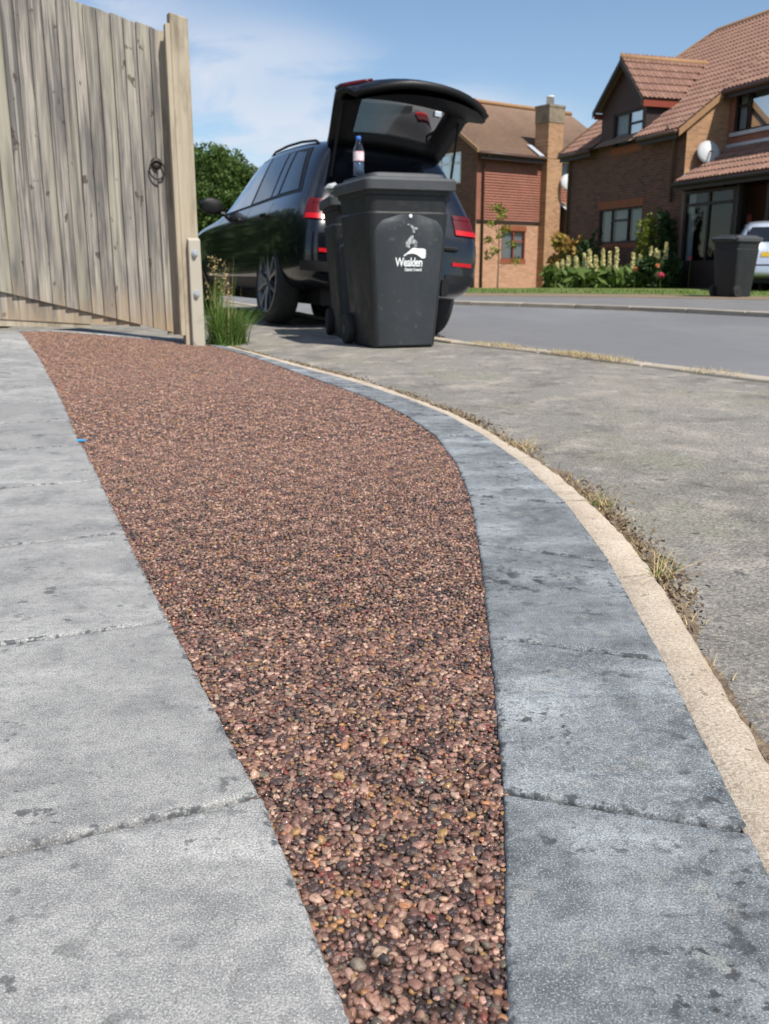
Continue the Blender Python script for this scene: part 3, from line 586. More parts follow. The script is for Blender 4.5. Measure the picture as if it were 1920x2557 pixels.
for zb in (.575, .325):
    mb = MB(); mb.lathe([(.013, -.122), (.015, -.118), (.015, -.112), (.010, -.111), (.010, -.09)], 'y', 6, (.018, 0, zb)); mb.lathe([(.022, -.1025), (.022, -.099), (.0, -.0989)], 'y', 16, (.018, 0, zb)); mb.build('bolt', 'galv', sp_)

# ------------------------------------------------------------------ wheelie bins
def rrect(w, d, r, z, y0=0, n=5):
    pts = []
    for cx, cy, a0 in ((w - r, d - r, 0), (-w + r, d - r, 90), (-w + r, -d + r, 180), (w - r, -d + r, 270)):
        for k in range(n): a = R(a0 + 90 * k / (n - 1)); pts.append((cx + r * math.cos(a), cy + r * math.sin(a) + y0, z))
    return pts
def text_mesh(body, size, name):
    cu = bpy.data.curves.new(name, 'FONT'); cu.body = body; cu.size = size; cu.align_x = 'CENTER'; cu.offset = size * .018; cu.space_character = .92
    o = bpy.data.objects.new(name, cu); col.objects.link(o); dg = bpy.context.evaluated_depsgraph_get()
    me = bpy.data.meshes.new_from_object(o.evaluated_get(dg)); bpy.data.objects.remove(o); return me
def make_bin(loc, rz, label, group, logo=False, scale=1.0):
    t = empty('wheelie_bin', loc, rz, label, 'bin', group); t.scale = (scale,) * 3
    mb = MB(); H0 = .97
    f = lambda z: (.205 + .068 * z / H0, .235 + .085 * z / H0)
    rings = [rrect(f(z)[0] - s, f(z)[1] - s, .05, z, .01 * z) for z, s in ((0, .012), (.012, .0), (.3, 0), (.6, 0), (.80, 0), (.81, .008), (.90, .008), (.905, -.004), (.97, -.006))]
    mb.loft(rings); body = mb.build('body', 'bin', t, angle=40)
    fp = MB(); rows = []     # raised front panel with an arched head
    for i, z in enumerate(np.linspace(.02, .795, 24)):
        hw = f(z)[0] - .028
        if z > .66: hw *= math.sqrt(max(.0, 1 - ((z - .66) / .14) ** 2.6)) * .9 + .1 * (z < .78)
        hw = max(hw, .03); yb = -f(z)[1] + .01 * z
        rows.append([(-hw, yb + .006, z), (-hw + .012, yb - .006, z), (0, yb - .010, z), (hw - .012, yb - .006, z), (hw, yb + .006, z)])
    fp.loft(rows, caps=False, closed=False); fp.build('front_panel', 'bin_panel', t, smooth=True, fix=False)
    lm = MB(); lw_, ld = .292, .35
    lm.loft([rrect(lw_ - .004, ld - .004, .045, .93, .012), rrect(lw_, ld, .045, .935, .012), rrect(lw_ + .002, ld + .002, .045, .985, .012), rrect(lw_ - .008, ld - .008, .045, 1.0, .012),
             rrect(lw_ - .05, ld - .05, .05, 1.008, .012), rrect(lw_ - .055, ld - .055, .05, 1.026, .015), rrect(lw_ - .10, ld - .10, .05, 1.036, .02)]); lm.build('lid', 'lid', t, angle=35)
    hm = MB(); hm.tube([(-.22, .36, .95), (-.22, .40, .97), (.22, .40, .97), (.22, .36, .95)], .014, 8); hm.build('handle', 'bin', t, smooth=True)
    for s in (-1, 1):
        wm = MB(); wm.lathe([(.0, 0), (.03, 0), (.032, .006), (.07, .006), (.075, -.006), (.095, -.004), (.10, .006), (.10, .036), (.095, .046), (.07, .046), (.0, .046)], 'y', 24)
        w = wm.build('wheel', 'rubber', t, angle=40); w.rotation_euler = (0, 0, R(90)); w.location = (s * .235 + .023, .225, .10)
        hb = MB(); hb.lathe([(.035, -.004), (.035, .05), (.0, .05)], 'y', 16); h = hb.build('hub', 'bin', w)
    ax = MB(); ax.lathe([(.011, -.22), (.011, .22)], 'x', 10, (0, .225, .10)); ax.build('axle', 'iron', t)
    if logo:
        tilt = R(90 + 4.6); yz = lambda z: -f(z)[1] + .01 * z - .0105
        me = text_mesh('Wealden', .072, 'lettering'); o = link('lettering', me, 'white_print', t); o.location = (.0, yz(.495) - .002, .495); o.rotation_euler = (tilt, 0, 0); o.scale = (.72, 1, 1); o['label'] = 'white lettering reading Wealden'
        me = text_mesh('District Council', .026, 'lettering'); o = link('lettering', me, 'white_print', t); o.location = (.028, yz(.466) - .002, .467); o.rotation_euler = (tilt, 0, 0); o.scale = (.72, 1, 1)
        # sweeping brush-stroke emblem over the word
        up = [(-.085, .0), (-.045, .030), (-.005, .062), (.008, .066), (.05, .060), (.095, .060), (.112, .052)]; lo_ = [(-.075, -.005), (-.045, .014), (-.005, .019), (.03, .012), (.065, -.008), (.085, -.022), (.105, -.020)]
        pts = up + [(.118, .040), (.112, .028), (.122, .016), (.112, .004), (.120, -.008)] + lo_[::-1]
        em = MB(); em.add([(a, b, 0) for a, b in pts], [tuple(range(len(pts)))]); o = em.build('emblem', 'white_print', t); o.rotation_euler = (tilt, 0, 0); o.scale = (.72, .72, 1); o.location = (.022, yz(.556) - .002, .556); o['label'] = 'white brush-stroke emblem'
        for (bx, bz, pts) in ((.012, .635, [(-.035, -.03), (-.01, -.035), (-.012, -.012), (.012, -.012), (.018, -.03), (.035, -.026), (.036, .004), (.012, .02), (.010, .04), (-.006, .038), (-.02, .018), (-.038, .004)]),
                              (.014, .705, [(-.03, .02), (-.02, .03), (-.004, .012), (.004, -.016), (.018, -.016), (.016, .0), (.034, .006), (.034, .016), (.012, .016), (.004, .026), (-.018, .036), (-.034, .034)])):
            em = MB(); em.add([(a, b, 0) for a, b in pts], [tuple(range(len(pts)))]); o = em.build('worn_mark', 'worn_print', t); o.rotation_euler = (tilt, 0, 0); o.location = (bx, yz(bz) - .0015, bz)
        st = MB(); st.lathe([(.0, -.004), (.010, -.003), (.011, .0)], 'y', 12); o = st.build('rivet', 'white_print', t); o.location = (.0, -.308, .785)
    return t
bin1 = make_bin((.055, 6.36, -.016), R(19.5), 'dark grey wheelie bin with white Wealden lettering, bottle on its lid', 'wheelie bins put out for collection', True, 1.03)
bin2 = make_bin((-.155, 7.22, -.016), R(10), 'dark wheelie bin half hidden behind the lettered bin, crumpled film on top', 'wheelie bins put out for collection', False, .99)
bin3 = make_bin((6.13, 17.0, .006), R(125), 'slate grey wheelie bin alone across the road beside the silver car', 'wheelie bins put out for collection', False, 1.0)
# bottle on the lid
bt = empty('water_bottle', (-.165, 6.37, 1.055), 0, 'clear plastic water bottle with blue cap and pink-white label on the bin lid', 'bottle')
mb = MB(); prof = [(.0, .002), (.028, .0), (.034, .006), (.034, .05), (.032, .055), (.034, .06), (.034, .15), (.031, .165), (.018, .195), (.0135, .205), (.0135, .215)]; mb.lathe(prof, 'z', 24); mb.build('bottle_body', 'bottle', bt, smooth=True)
mb = MB(); mb.lathe([(.0, .004), (.030, .005), (.031, .09), (.0, .09)], 'z', 20); mb.build('water', 'water', bt, smooth=True)
mb = MB(); mb.lathe([(.0348, .088), (.0348, .145)], 'z', 24, caps=False); mb.build('bottle_label', 'label', bt, smooth=True)
mb = MB(); mb.lathe([(.016, .208), (.016, .232), (.014, .236), (.0, .236)], 'z', 20); mb.build('cap', 'cap', bt, smooth=True)
cf_ = MB(); v0, f0 = ico(2); vv = v0 * np.array([.06, .05, .025]) * (1 + .35 * rng.normal(size=(len(v0), 1))); cf_.add(vv, [tuple(f) for f in f0]); o = cf_.build('crumpled_film', 'bag'); o.location = (-.36, 6.93, 1.02)
tag(o, 'scrap of crumpled clear film lying on the half hidden bin', 'litter')

# ------------------------------------------------------------------ cars
def ring_pts(x, W, zb, xb, zbelt, xr, yr, zr):
    z7 = max(zr - .09, zbelt + .035)
    h = [(x, 0, zb), (x, .82 * W, zb), (x, .965 * W, zb + .1), (x, W, .60), (x, .99 * W, .82), (xb, .955 * W, zbelt - .04), (xb, .90 * W, zbelt + .03), (xr, yr + .05, z7), (xr, yr - .08, max(zr - .02, z7 + .01)), (xr, 0, max(zr, z7 + .02))]
    return h + [(a, -b, c) for a, b, c in h[-2:0:-1]]
ST = [(-.93, .72, .42, -.82, 1.02, -.52, .50, 1.565), (-.87, .86, .36, -.76, 1.04, -.45, .56, 1.595), (-.60, .925, .30, -.5, 1.06, -.2, .585, 1.63), (-.05, .945, .27, -.05, 1.05, .1, .595, 1.655), (.7, .935, .25, .7, 1.03, .7, .60, 1.675),
      (1.4, .935, .25, 1.4, 1.005, 1.25, .595, 1.665), (1.95, .94, .26, 1.95, .985, 1.58, .57, 1.60), (2.4, .945, .27, 2.4, .97, 2.3, .62, 1.06), (2.9, .945, .28, 2.9, .93, 2.9, .60, 1.01), (3.4, .91, .29, 3.4, .87, 3.4, .55, .93), (3.68, .78, .33, 3.66, .78, 3.62, .50, .82), (3.76, .62, .38, 3.74, .70, 3.72, .4, .75)]
def apply_mods(o):
    dg = bpy.context.evaluated_depsgraph_get(); me = bpy.data.meshes.new_from_object(o.evaluated_get(dg)); return me
def make_car(name, label, loc, yaw, roll, paint, open_boot, scale):
    t = empty(name, loc, 0, label, 'car'); t.rotation_mode = 'QUATERNION'
    t.rotation_quaternion = Matrix.Rotation(yaw, 4, 'Z').to_quaternion() @ Matrix.Rotation(roll, 4, 'X').to_quaternion(); t.scale = (scale, scale * (.93 if open_boot else 1), scale)
    mb = MB(); mb.loft([ring_pts(*s) for s in ST]); tmp = mb.build('tmp_body', paint); ss = tmp.modifiers.new('s', 'SUBSURF'); ss.levels = ss.render_levels = 2
    me = apply_mods(tmp); bvh = BVHTree.FromPolygons([v.co[:] for v in me.vertices], [p.vertices[:] for p in me.polygons]); bpy.data.objects.remove(tmp)
    body = link('body', me, None, t); cuts = []
    for wx in (0, 2.86):
        for s in (-1, 1):
            c = MB(); c.lathe([(.405, s * .60), (.405, s * 1.3)], 'y', 36, (wx, 0, .40)); cuts.append(c.build('tmp_cut', 'trim'))
    if open_boot:
        c = MB(); c.loft([[(-1.4, -.57, .78), (-1.4, .57, .78), (-1.4, .57, 1.2), (-1.4, .50, 1.53), (-1.4, -.50, 1.53), (-1.4, -.57, 1.2)], [(.55, -.57, .78), (.55, .57, .78), (.55, .57, 1.2), (.55, .50, 1.53), (.55, -.50, 1.53), (.55, -.57, 1.2)]]); cuts.append(c.build('tmp_cut', 'boot'))
    for c in cuts:
        bo = body.modifiers.new('b', 'BOOLEAN'); bo.operation = 'DIFFERENCE'; bo.solver = 'EXACT'; bo.object = c; bo.material_mode = 'TRANSFER'
    me2 = apply_mods(body); body.modifiers.clear(); body.data = me2
    me2.polygons.foreach_set('use_smooth', [True] * len(me2.polygons)); me2.set_sharp_from_angle(angle=R(38))
    for c in cuts: bpy.data.objects.remove(c)
    def cast(o, d, off):
        h, n, i, dd = bvh.ray_cast(Vector(o), Vector(d).normalized())
        return None if h is None else h - Vector(d).normalized() * off
    def grid(fn, n, m, off, nm, mat, parent=t, smooth=True):
        vs_, ok = [], True
        for j in range(m + 1):
            for i in range(n + 1):
                o, d = fn(i / n, j / m); p = cast(o, d, off); 
                if p is None: p = Vector(o) + Vector(d)
                vs_.append(p)
        g = MB(); g.add(vs_, [(j * (n + 1) + i, j * (n + 1) + i + 1, (j + 1) * (n + 1) + i + 1, (j + 1) * (n + 1) + i) for j in range(m) for i in range(n)])
        return g.build(nm, mat, parent, smooth=smooth)
    def side(q, s, nm, mat, off=.006, n=8, m=6):
        def fn(a, b):
            x = (q[0][0] * (1 - a) + q[1][0] * a) * (1 - b) + (q[3][0] * (1 - a) + q[2][0] * a) * b; z = (q[0][1] * (1 - a) + q[1][1] * a) * (1 - b) + (q[3][1] * (1 - a) + q[2][1] * a) * b
            return (x, s * 3, z), (0, -s, 0)
        return grid(fn, n, m, off, nm, mat)
    for s in (1, -1):
        side([(-.50, 1.115), (2.06, 1.03), (1.50, 1.545), (-.20, 1.53)], s, 'window_surround', 'trim', .004, 20, 8)
        for q, mt in (([(.96, 1.085), (1.93, 1.052), (1.44, 1.515), (.92, 1.535)], 'cargl'), ([(.30, 1.115), (.885, 1.09), (.865, 1.535), (.37, 1.53)], 'tint'), ([(.09, 1.122), (.25, 1.117), (.31, 1.525), (.17, 1.518)], 'tint'), ([(-.42, 1.14), (.03, 1.127), (.11, 1.513), (-.14, 1.49)], 'tint')):
            side(q, s, 'side_window', mt, .009)
        for xs in ((.93, .99), (.10, .42), (1.98, 2.02)):
            q = [(xs[1] - .004, .42), (xs[1] + .004, .42), (xs[0] + .004, 1.06), (xs[0] - .004, 1.06)]; side(q, s, 'door_gap', 'trim', .003, 1, 12)
        side([(.42, .31), (2.45, .31), (2.45, .40), (.42, .40)], s, 'sill_trim', 'trim', .008, 20, 2)
        for hx in (.24, 1.22):
            p = cast((hx, s * 3, .945), (0, -s, 0), 0); h = MB(); h.loft([rrect(.10, .020, .018, 0), rrect(.095, .018, .016, .03)]); hb = h.build('door_handle', 'trim', t, bevel=.004); hb.location = p; hb.rotation_euler = (R(-90 * s), 0, 0)
        mm = MB(); mm.loft([[(2.06 - dx, s * y, 1.10 + h * math.sin(a)) if False else (2.02 + dx + .0 * math.cos(a), s * (y - .06 + .13 * math.cos(a)), 1.12 + h * math.sin(a)) for a in np.linspace(0, 2 * math.pi, 13)[:-1]] for dx, y, h in ((-.06, 1.06, .06), (-.05, 1.06, .085), (.03, 1.06, .085), (.10, 1.05, .05), (.13, 1.05, .01))]); mm.build('mirror', 'trim', t, smooth=True)
        ms_ = MB(); ms_.tube([(2.0, s * .84, 1.05), (2.02, s * 1.0, 1.08)], .025, 8); ms_.build('mirror_stalk', 'trim', t)
        def corner(f0, f1, z0, z1):
            return lambda a, b: ((-.45 - 2 * math.cos(R(f0 + (f1 - f0) * a)), s * (.50 + 2 * math.sin(R(f0 + (f1 - f0) * a))), z0 + (z1 - z0) * b), (math.cos(R(f0 + (f1 - f0) * a)), -s * math.sin(R(f0 + (f1 - f0) * a)), 0))
        lam = grid(corner(12, 52, .885, 1.055), 10, 4, .012, 'tail_lamp', 'lamp'); grid(corner(12, 49, .888, .930), 10, 2, .017, 'light_bar', 'lampb', lam); grid(corner(12, 44, 1.02, 1.048), 10, 2, .017, 'light_bar', 'lamp', lam)
        grid(corner(8, 30, .625, .655), 8, 2, .012, 'reflector', 'lampb')
        grid(corner(0, 52, .47, .55), 8, 3, .010, 'bumper_trim', 'trim')
        ex = MB(); ex.loft([rrect(.075, .035, .03, z) for z in (0, .05)], caps=True); e = ex.build('exhaust', 'trim', t); e.location = (-.865, s * .50, .435); e.rotation_euler = (0, R(-90), 0)
        rl = MB(); rl.tube([cast((x, s * .56, 3), (0, 0, -1), h) for x, h in ((-.2, .0), (-.1, .022), (.3, .028), (.7, .028), (1.1, .022), (1.2, .0))], .012, 6); rl.build('roof_rail', 'trim', t, smooth=True)
        for wx in (0, 2.86):
            w = MB(); w.lathe([(.275, -.11), (.31, -.118), (.35, -.11), (.366, -.08), (.37, 0), (.366, .08), (.35, .11), (.31, .118), (.275, .11), (.275, -.11)], 'y', 40, caps=False); wh = w.build('wheel', 'rubber', t, smooth=True); wh.location = (wx, s * .815, .366)
            rm = MB(); rm.lathe([(.278, -.1), (.278, .108), (.268, .116), (.252, .09), (.245, -.1)], 'y', 40, caps=False)
            for k in range(5):
                for da in (-.16, .16):
                    a = 2 * math.pi * k / 5 + da; a2 = 2 * math.pi * k / 5 + da * 1.9; ca, sa = math.cos(a), math.sin(a)
                    rm.tube([(.04 * ca, .085, .04 * sa), (.13 * math.cos((a + a2) / 2), .10, .13 * math.sin((a + a2) / 2)), (.262 * math.cos(a2), .10, .262 * math.sin(a2))], [.022, .017, .02], 6)
            rm.lathe([(.0, .105), (.045, .10), (.05, .07)], 'y', 16); rb = rm.build('rim', 'rim', wh, angle=40)
            if s < 0: rb.rotation_euler = (0, 0, R(180))
            dk = MB(); dk.lathe([(.0, .02), (.245, .02)], 'y', 24, caps=False); d_ = dk.build('brake_disc', 'trim', wh)
            if s < 0: d_.rotation_euler = (0, 0, R(180))
    grid(lambda a, b: ((4, (-.62 + 1.24 * a) * (1.12 - .2 * b), 1.07 + .46 * b), (-1, 0, 0)), 12, 6, .006, 'windscreen', 'cargl')
    un = MB(); un.box(-.6, 3.4, -.6, .6, .20, .34); un.build('underbody', 'trim', t)
    if not open_boot:
        grid(lambda a, b: ((-4, (-.60 + 1.2 * a) * (1.1 - .15 * b), 1.14 + .34 * b), (1, 0, 0)), 12, 6, .006, 'rear_window', 'tint')
        grid(lambda a, b: ((-4, -.26 + .52 * a, .80 + .11 * b), (1, 0, 0)), 6, 2, .012, 'number_plate', 'yellow', smooth=False)
        grid(lambda a, b: ((-4, -.62 + 1.24 * a, .60 + .03 * b), (1, 0, 0)), 8, 1, .006, 'bumper_strip', 'trim')
        return t
    # open tailgate: glass leaf then lower panel, hinged on the roof's rear edge
    hx, hzz = -.46, 1.60; th = R(42); tl = R(25)
    prof = [(0, 0), (.10, .06)] + [(.10 + .40 * k * math.cos(th) / 4, .06 + .40 * k * math.sin(th) / 4) for k in range(1, 5)]
    a0, b0 = prof[-1]; prof += [(a0 + .52 * k * math.cos(tl - R(6) * k) / 4, b0 + .52 * k * math.sin(tl - R(6) * k) / 4) for k in range(1, 5)]
    L = len(prof); hwid = np.interp(np.arange(L), [0, 1, 5, 6, 8, 9], [.56, .58, .64, .67, .67, .64]); us = np.linspace(-1, 1, 13)
    def P(i, u, dn=0): 
        a, b = prof[i]; q = abs(u); return (hx - a + .17 * q ** 2.4 * (.4 + i / L), u * hwid[i], hzz + b - (.045 + .085 * (i / L) ** 2) * q ** 2.2 - dn)
    g = MB(); idx = {}
    for i in range(L):
        for j, u in enumerate(us): idx[i, j] = len(g.v); g.v.append(P(i, u))
    for i in range(L - 1):
        for j in range(12):
            if 1 <= i < 5 and 2 <= j < 10: continue
            g.f.append((idx[i, j], idx[i, j + 1], idx[i + 1, j + 1], idx[i + 1, j]))
    tg = g.build('tailgate', paint, t, smooth=True); tg.data.materials.append(Mt['trim'])
    up = sum((p.normal.z for p in tg.data.polygons), 0)
    if up < 0: tg.data.flip_normals()
    so2 = tg.modifiers.new('s', 'SOLIDIFY'); so2.thickness = .055; so2.offset = -1; so2.material_offset = 1; so2.material_offset_rim = 1
    gl = MB(); gl.loft([[P(i, u, .022) for u in us[2:11]] for i in range(1, 6)], caps=False, closed=False); gl.build('tailgate_glass', 'hatchgl', tg, smooth=True)
    it = MB(); rows = []
    for i, d0 in ((5, .06), (6, .12), (7, .15), (8, .15), (9, .10)): rows.append([P(i, u * .93, d0 - .03 * u * u) for u in us])
    it.loft(rows, caps=False, closed=False); it.build('inner_trim', 'trim', tg, smooth=True)
    lk = MB(); lk.box(hx - .98, hx - .93, -.03, .03, hzz + .09, hzz + .13); lk.build('latch', 'galv', tg, bevel=.004)
    for s in (1, -1):
        lp_ = MB(); lp_.loft([[P(i, s * u) for u in (.72, .82, .92, 1.01)] for i in (6, 7, 8)], caps=False, closed=False); lo2 = lp_.build('tail_lamp', 'lamp', tg, smooth=True); lo2.location.z += .004
        sd_ = lo2.modifiers.new('s', 'SOLIDIFY'); sd_.thickness = .02; sd_.offset = 0
        gs = MB(); gs.tube([(-.62, s * .60, 1.14), P(5, s * .9, .06)], .012, 8); gs.build('gas_strut', 'trim', tg)
        hg = MB(); hg.tube([(hx + .06, s * .36, 1.545), (hx + .01, s * .36, 1.62), (hx - .06, s * .36, 1.62)], .015, 6); hg.build('hinge', 'trim', tg)
    ls = MB(); ls.box(-.93, -.80, -.60, .60, .745, .782); ls.build('loading_sill', 'trim', t, bevel=.01)
    return t
car1 = make_car('parked_car', 'black estate car parked half on the pavement with its tailgate raised', (-.30, 9.03, -.072), math.atan2(.918, -.396), R(5.3), 'paint', True, 1.0)
car2 = make_car('parked_car', 'silver car on the drive across the road, partly hidden by a bin', (8.55, 21.6, -.0), math.atan2(.95, .31), 0, 'silver', False, .92)

# ------------------------------------------------------------------ houses
class House:
    def __init__(s, name, origin, az, label):
        a = R(az); s.U = Vector((math.sin(a), math.cos(a), 0)); s.O = Vector((*origin, 0)); s.t = empty(name, (*origin, 0), R(90) - a, label, 'house')
    # local frame: x along U, y to its left, z up   (t.rotation puts +x on U)
def uvify(me, ax):
    uv = me.uv_layers.new(name='UVMap'); 
    for l in me.loops:
        c = me.vertices[l.vertex_index].co; uv.data[l.index].uv = (c[ax], c[2])
def wall(parent, p0, p1, z0, z1, openings, mat, depth=.1, name='wall', top=None):
    """wall face from p0 to p1 (local xy), outward normal to the right of p0->p1; openings (a0,a1,z0,z1); top: extra gable polygon [(a,z)]"""
    p0, p1 = Vector((*p0, 0)), Vector((*p1, 0)); d = (p1 - p0); L = d.length; d.normalize(); n = Vector((d.y, -d.x, 0))
    xs = sorted({0, L, *[o[0] for o in openings], *[o[1] for o in openings]}); zs = sorted({z0, z1, *[o[2] for o in openings], *[o[3] for o in openings]})
    V, F, UV = [], [], []
    def quad(pts, uvs): b = len(V); V.extend(pts); F.append(tuple(range(b, b + len(pts)))); UV.extend(uvs)
    pt = lambda a, z, dep=0: p0 + d * a - n * dep + Vector((0, 0, z))
    for i in range(len(xs) - 1):
        for j in range(len(zs) - 1):
            xm, zm = (xs[i] + xs[i + 1]) / 2, (zs[j] + zs[j + 1]) / 2
            if any(o[0] < xm < o[1] and o[2] < zm < o[3] for o in openings): continue
            c = [(xs[i], zs[j]), (xs[i + 1], zs[j]), (xs[i + 1], zs[j + 1]), (xs[i], zs[j + 1])]; quad([pt(*q) for q in c], c)
    for a0, a1, b0, b1 in openings:
        for (q0, q1) in (((a0, b0), (a0, b1)), ((a0, b1), (a1, b1)), ((a1, b1), (a1, b0)), ((a1, b0), (a0, b0))):
            quad([pt(*q0), pt(*q1), pt(*q1, depth), pt(*q0, depth)], [q0, q1, (q1[0] + depth, q1[1]), (q0[0] + depth, q0[1])])
    if top: quad([pt(*q) for q in top], top)
    me = bpy.data.meshes.new(name); me.from_pydata([v[:] for v in V], [], F); me.update(); uv = me.uv_layers.new(name='UVMap')
    k = 0
    for p in me.polygons:
        for li, vi_ in zip(p.loop_indices, p.vertices): uv.data[li].uv = UV[vi_]
    o = link(name, me, mat, parent); o['_p'] = 0; del o['_p']
    return o, pt, n, d
def window(parent, pt, a0, a1, z0, z1, cols=2, transom=None, mat='stain', fw=.055, curtain=(), dep=.07, name='window'):
    fr = MB()
    def bar(x0, x1, y0, y1, d0=dep - .045, d1=dep + .01):
        fr.hexa([pt(x0, y0, d1), pt(x1, y0, d1), pt(x1, y0, d0), pt(x0, y0, d0), pt(x0, y1, d1), pt(x1, y1, d1), pt(x1, y1, d0), pt(x0, y1, d0)])
    bar(a0, a1, z0, z0 + fw); bar(a0, a1, z1 - fw, z1); bar(a0, a0 + fw, z0 + fw, z1 - fw); bar(a1 - fw, a1, z0 + fw, z1 - fw)
    if isinstance(cols, int): cols = [k / cols for k in range(1, cols)]
    cuts = [a0 + fw] + [a0 + (a1 - a0) * c for c in cols] + [a1 - fw]
    for c in cuts[1:-1]: bar(c - fw * .6, c + fw * .6, z0 + fw, z1 - fw)
    w = None
    if transom:
        for k, tz in transom: bar(cuts[k] + fw * .6, cuts[k + 1] - fw * .6, tz - fw * .5, tz + fw * .5)
    w = fr.build(name, mat, parent)
    for k in range(len(cuts) - 1):
        g = MB(); g.add([pt(cuts[k], z0 + fw, dep - .01), pt(cuts[k + 1], z0 + fw, dep - .01), pt(cuts[k + 1], z1 - fw, dep - .01), pt(cuts[k], z1 - fw, dep - .01)], [(0, 1, 2, 3)]); g.build('pane', 'pane', w)
    for c0, c1, m_ in list(curtain) + [(0, 1, 'void')]:
        dd = .18 if m_ != 'void' else .34; x0, x1 = a0 + (a1 - a0) * c0, a0 + (a1 - a0) * c1; g = MB()
        if m_ == 'void': g.hexa([pt(x0 - .02, z0 - .02, dd), pt(x1 + .02, z0 - .02, dd), pt(x1 + .02, z0 - .02, dep + .012), pt(x0 - .02, z0 - .02, dep + .012), pt(x0 - .02, z1 + .02, dd), pt(x1 + .02, z1 + .02, dd), pt(x1 + .02, z1 + .02, dep + .012), pt(x0 - .02, z1 + .02, dep + .012)]); g.f = [f for f in g.f if f != (2, 3, 7, 6)]
        else:
            n_ = 16; g.loft([[pt(x0 + (x1 - x0) * k / n_, z, .15 + .025 * math.sin(k * 1.9)) for k in range(n_ + 1)] for z in (z0, z1)], caps=False, closed=False)
        g.build('room' if m_ == 'void' else 'curtain', m_, w, smooth=m_ != 'void')
    return w
def tile_mesh(w, l, n=12):
    mb = MB(); rows = []; pf = [.036 * max(0, math.sin(math.pi * 4 * k / n - .6)) for k in range(n + 1)]
    for (y, lift, f) in ((0, .030, .5), (0, .052, 1), (l, .014, 1)): rows.append([(w * (k / n - .5) * 1.04, y, lift + pf[k] * f) for k in range(n + 1)])
    mb.loft(rows, caps=False, closed=False); me = mb.mesh('roof_tile'); me.materials.append(Mt['claytile']); return me
tile_list = []
def tile_slope(O, U, S, lens, tw=.30, gauge=.30, keep=None):
    """O eave corner, U along eaves, S up-slope unit vectors, lens (eave length, slope length)"""
    U, S, O = Vector(U).normalized(), Vector(S).normalized(), Vector(O); N = U.cross(S); 
    if N.z < 0: N = -N
    r_ = 0
    for j in range(int(lens[1] / gauge + .5)):
        for i in range(int(lens[0] / tw + .5)):
            a, b = (i + .5) * tw, j * gauge
            if keep and not keep(a, b): continue
            tile_list.append((O + U * a + S * b, U, S, N))

# --- house with dormer, right
h1 = House('dormer_house', (7.78, 25.86), -18.5, 'brown brick house with red tiled roof, small gabled dormer and lean-to porch')
A = h1.t    # local x: away along the shaded front; local y: LEFT of that (towards the street side); body lies on -y
EV, RS = 4.15, .76; WR = 4.63; EX = 6.05
# shaded front wall A (y = 0, normal +y): walls run p0->p1 with outward normal on the right -> from far to near
flip = lambda a: EX - a
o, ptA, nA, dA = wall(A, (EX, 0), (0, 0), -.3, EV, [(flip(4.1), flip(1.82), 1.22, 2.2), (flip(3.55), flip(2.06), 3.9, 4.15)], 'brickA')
# dormer face rises flush from the wall
o, ptD, _, _ = wall(A, (4.2, .012), (1.9, .012), 4.15, 5.05, [(4.2 - 3.55, 4.2 - 2.06, 4.15, 4.80)], 'dormerwood', name='dormer_front', top=[(0, 5.05), (2.3, 5.05), (1.24, 6.12)])
window(A, ptA, flip(4.1), flip(1.82), 1.22, 2.2, [.3, .68], [(1, 1.86)], curtain=((.03, .3, 'curtain'), (.32, .66, 'curtain'), (.7, .97, 'curtain')))
ptW = lambda a, z, dep=0: ptA(a, z, dep - .012)
window(A, ptW, flip(3.55), flip(2.06), 3.88, 4.80, [.52], [(1, 4.45)], curtain=((.03, .5, 'curtain'), (.55, .97, 'curtain')))
for z0, z1, a0, a1 in ((2.2, 2.42, 1.75, 4.17), (1.08, 1.22, 1.75, 4.17), (3.68, 3.88, 2.0, 3.6)):
    so3, *_ = wall(A, (a1, .014), (a0, .014), z0, z1, [], 'brickO', name='soldier_course')
# lit return wall S from the near corner, set back to M
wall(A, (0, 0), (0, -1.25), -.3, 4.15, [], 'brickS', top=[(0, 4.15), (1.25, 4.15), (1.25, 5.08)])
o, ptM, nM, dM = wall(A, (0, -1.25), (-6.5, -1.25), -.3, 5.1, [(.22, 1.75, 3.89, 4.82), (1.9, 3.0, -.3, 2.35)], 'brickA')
th_, *_ = wall(A, (0, -1.238), (-6.5, -1.238), 3.35, 5.1, [(.22, 1.75, 3.89, 4.82)], 'tilehang', name='tile_hanging', depth=.02)
window(A, ptM, .22, 1.75, 3.89, 4.82, [.34], [(0, 4.52)], curtain=((.36, .98, 'curtain'), (.02, .2, 'curtain')))
mb = MB(); mb.box(-1.85, -.12, -1.24, -1.19, 3.80, 3.89); mb.build('window_sill', 'lead', A)
wall(A, (EX, -9.2), (EX, 0), -.3, 4.15, [], 'brickA', top=[(0, 4.15), (9.2, 4.15), (5.8, 6.75), (3.4, 6.75)])
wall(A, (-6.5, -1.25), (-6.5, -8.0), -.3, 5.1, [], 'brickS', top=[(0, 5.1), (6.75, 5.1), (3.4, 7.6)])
wall(A, (-6.5, -8.0), (EX, -9.2), -.3, 4.6, [], 'brickA', name='back_wall')
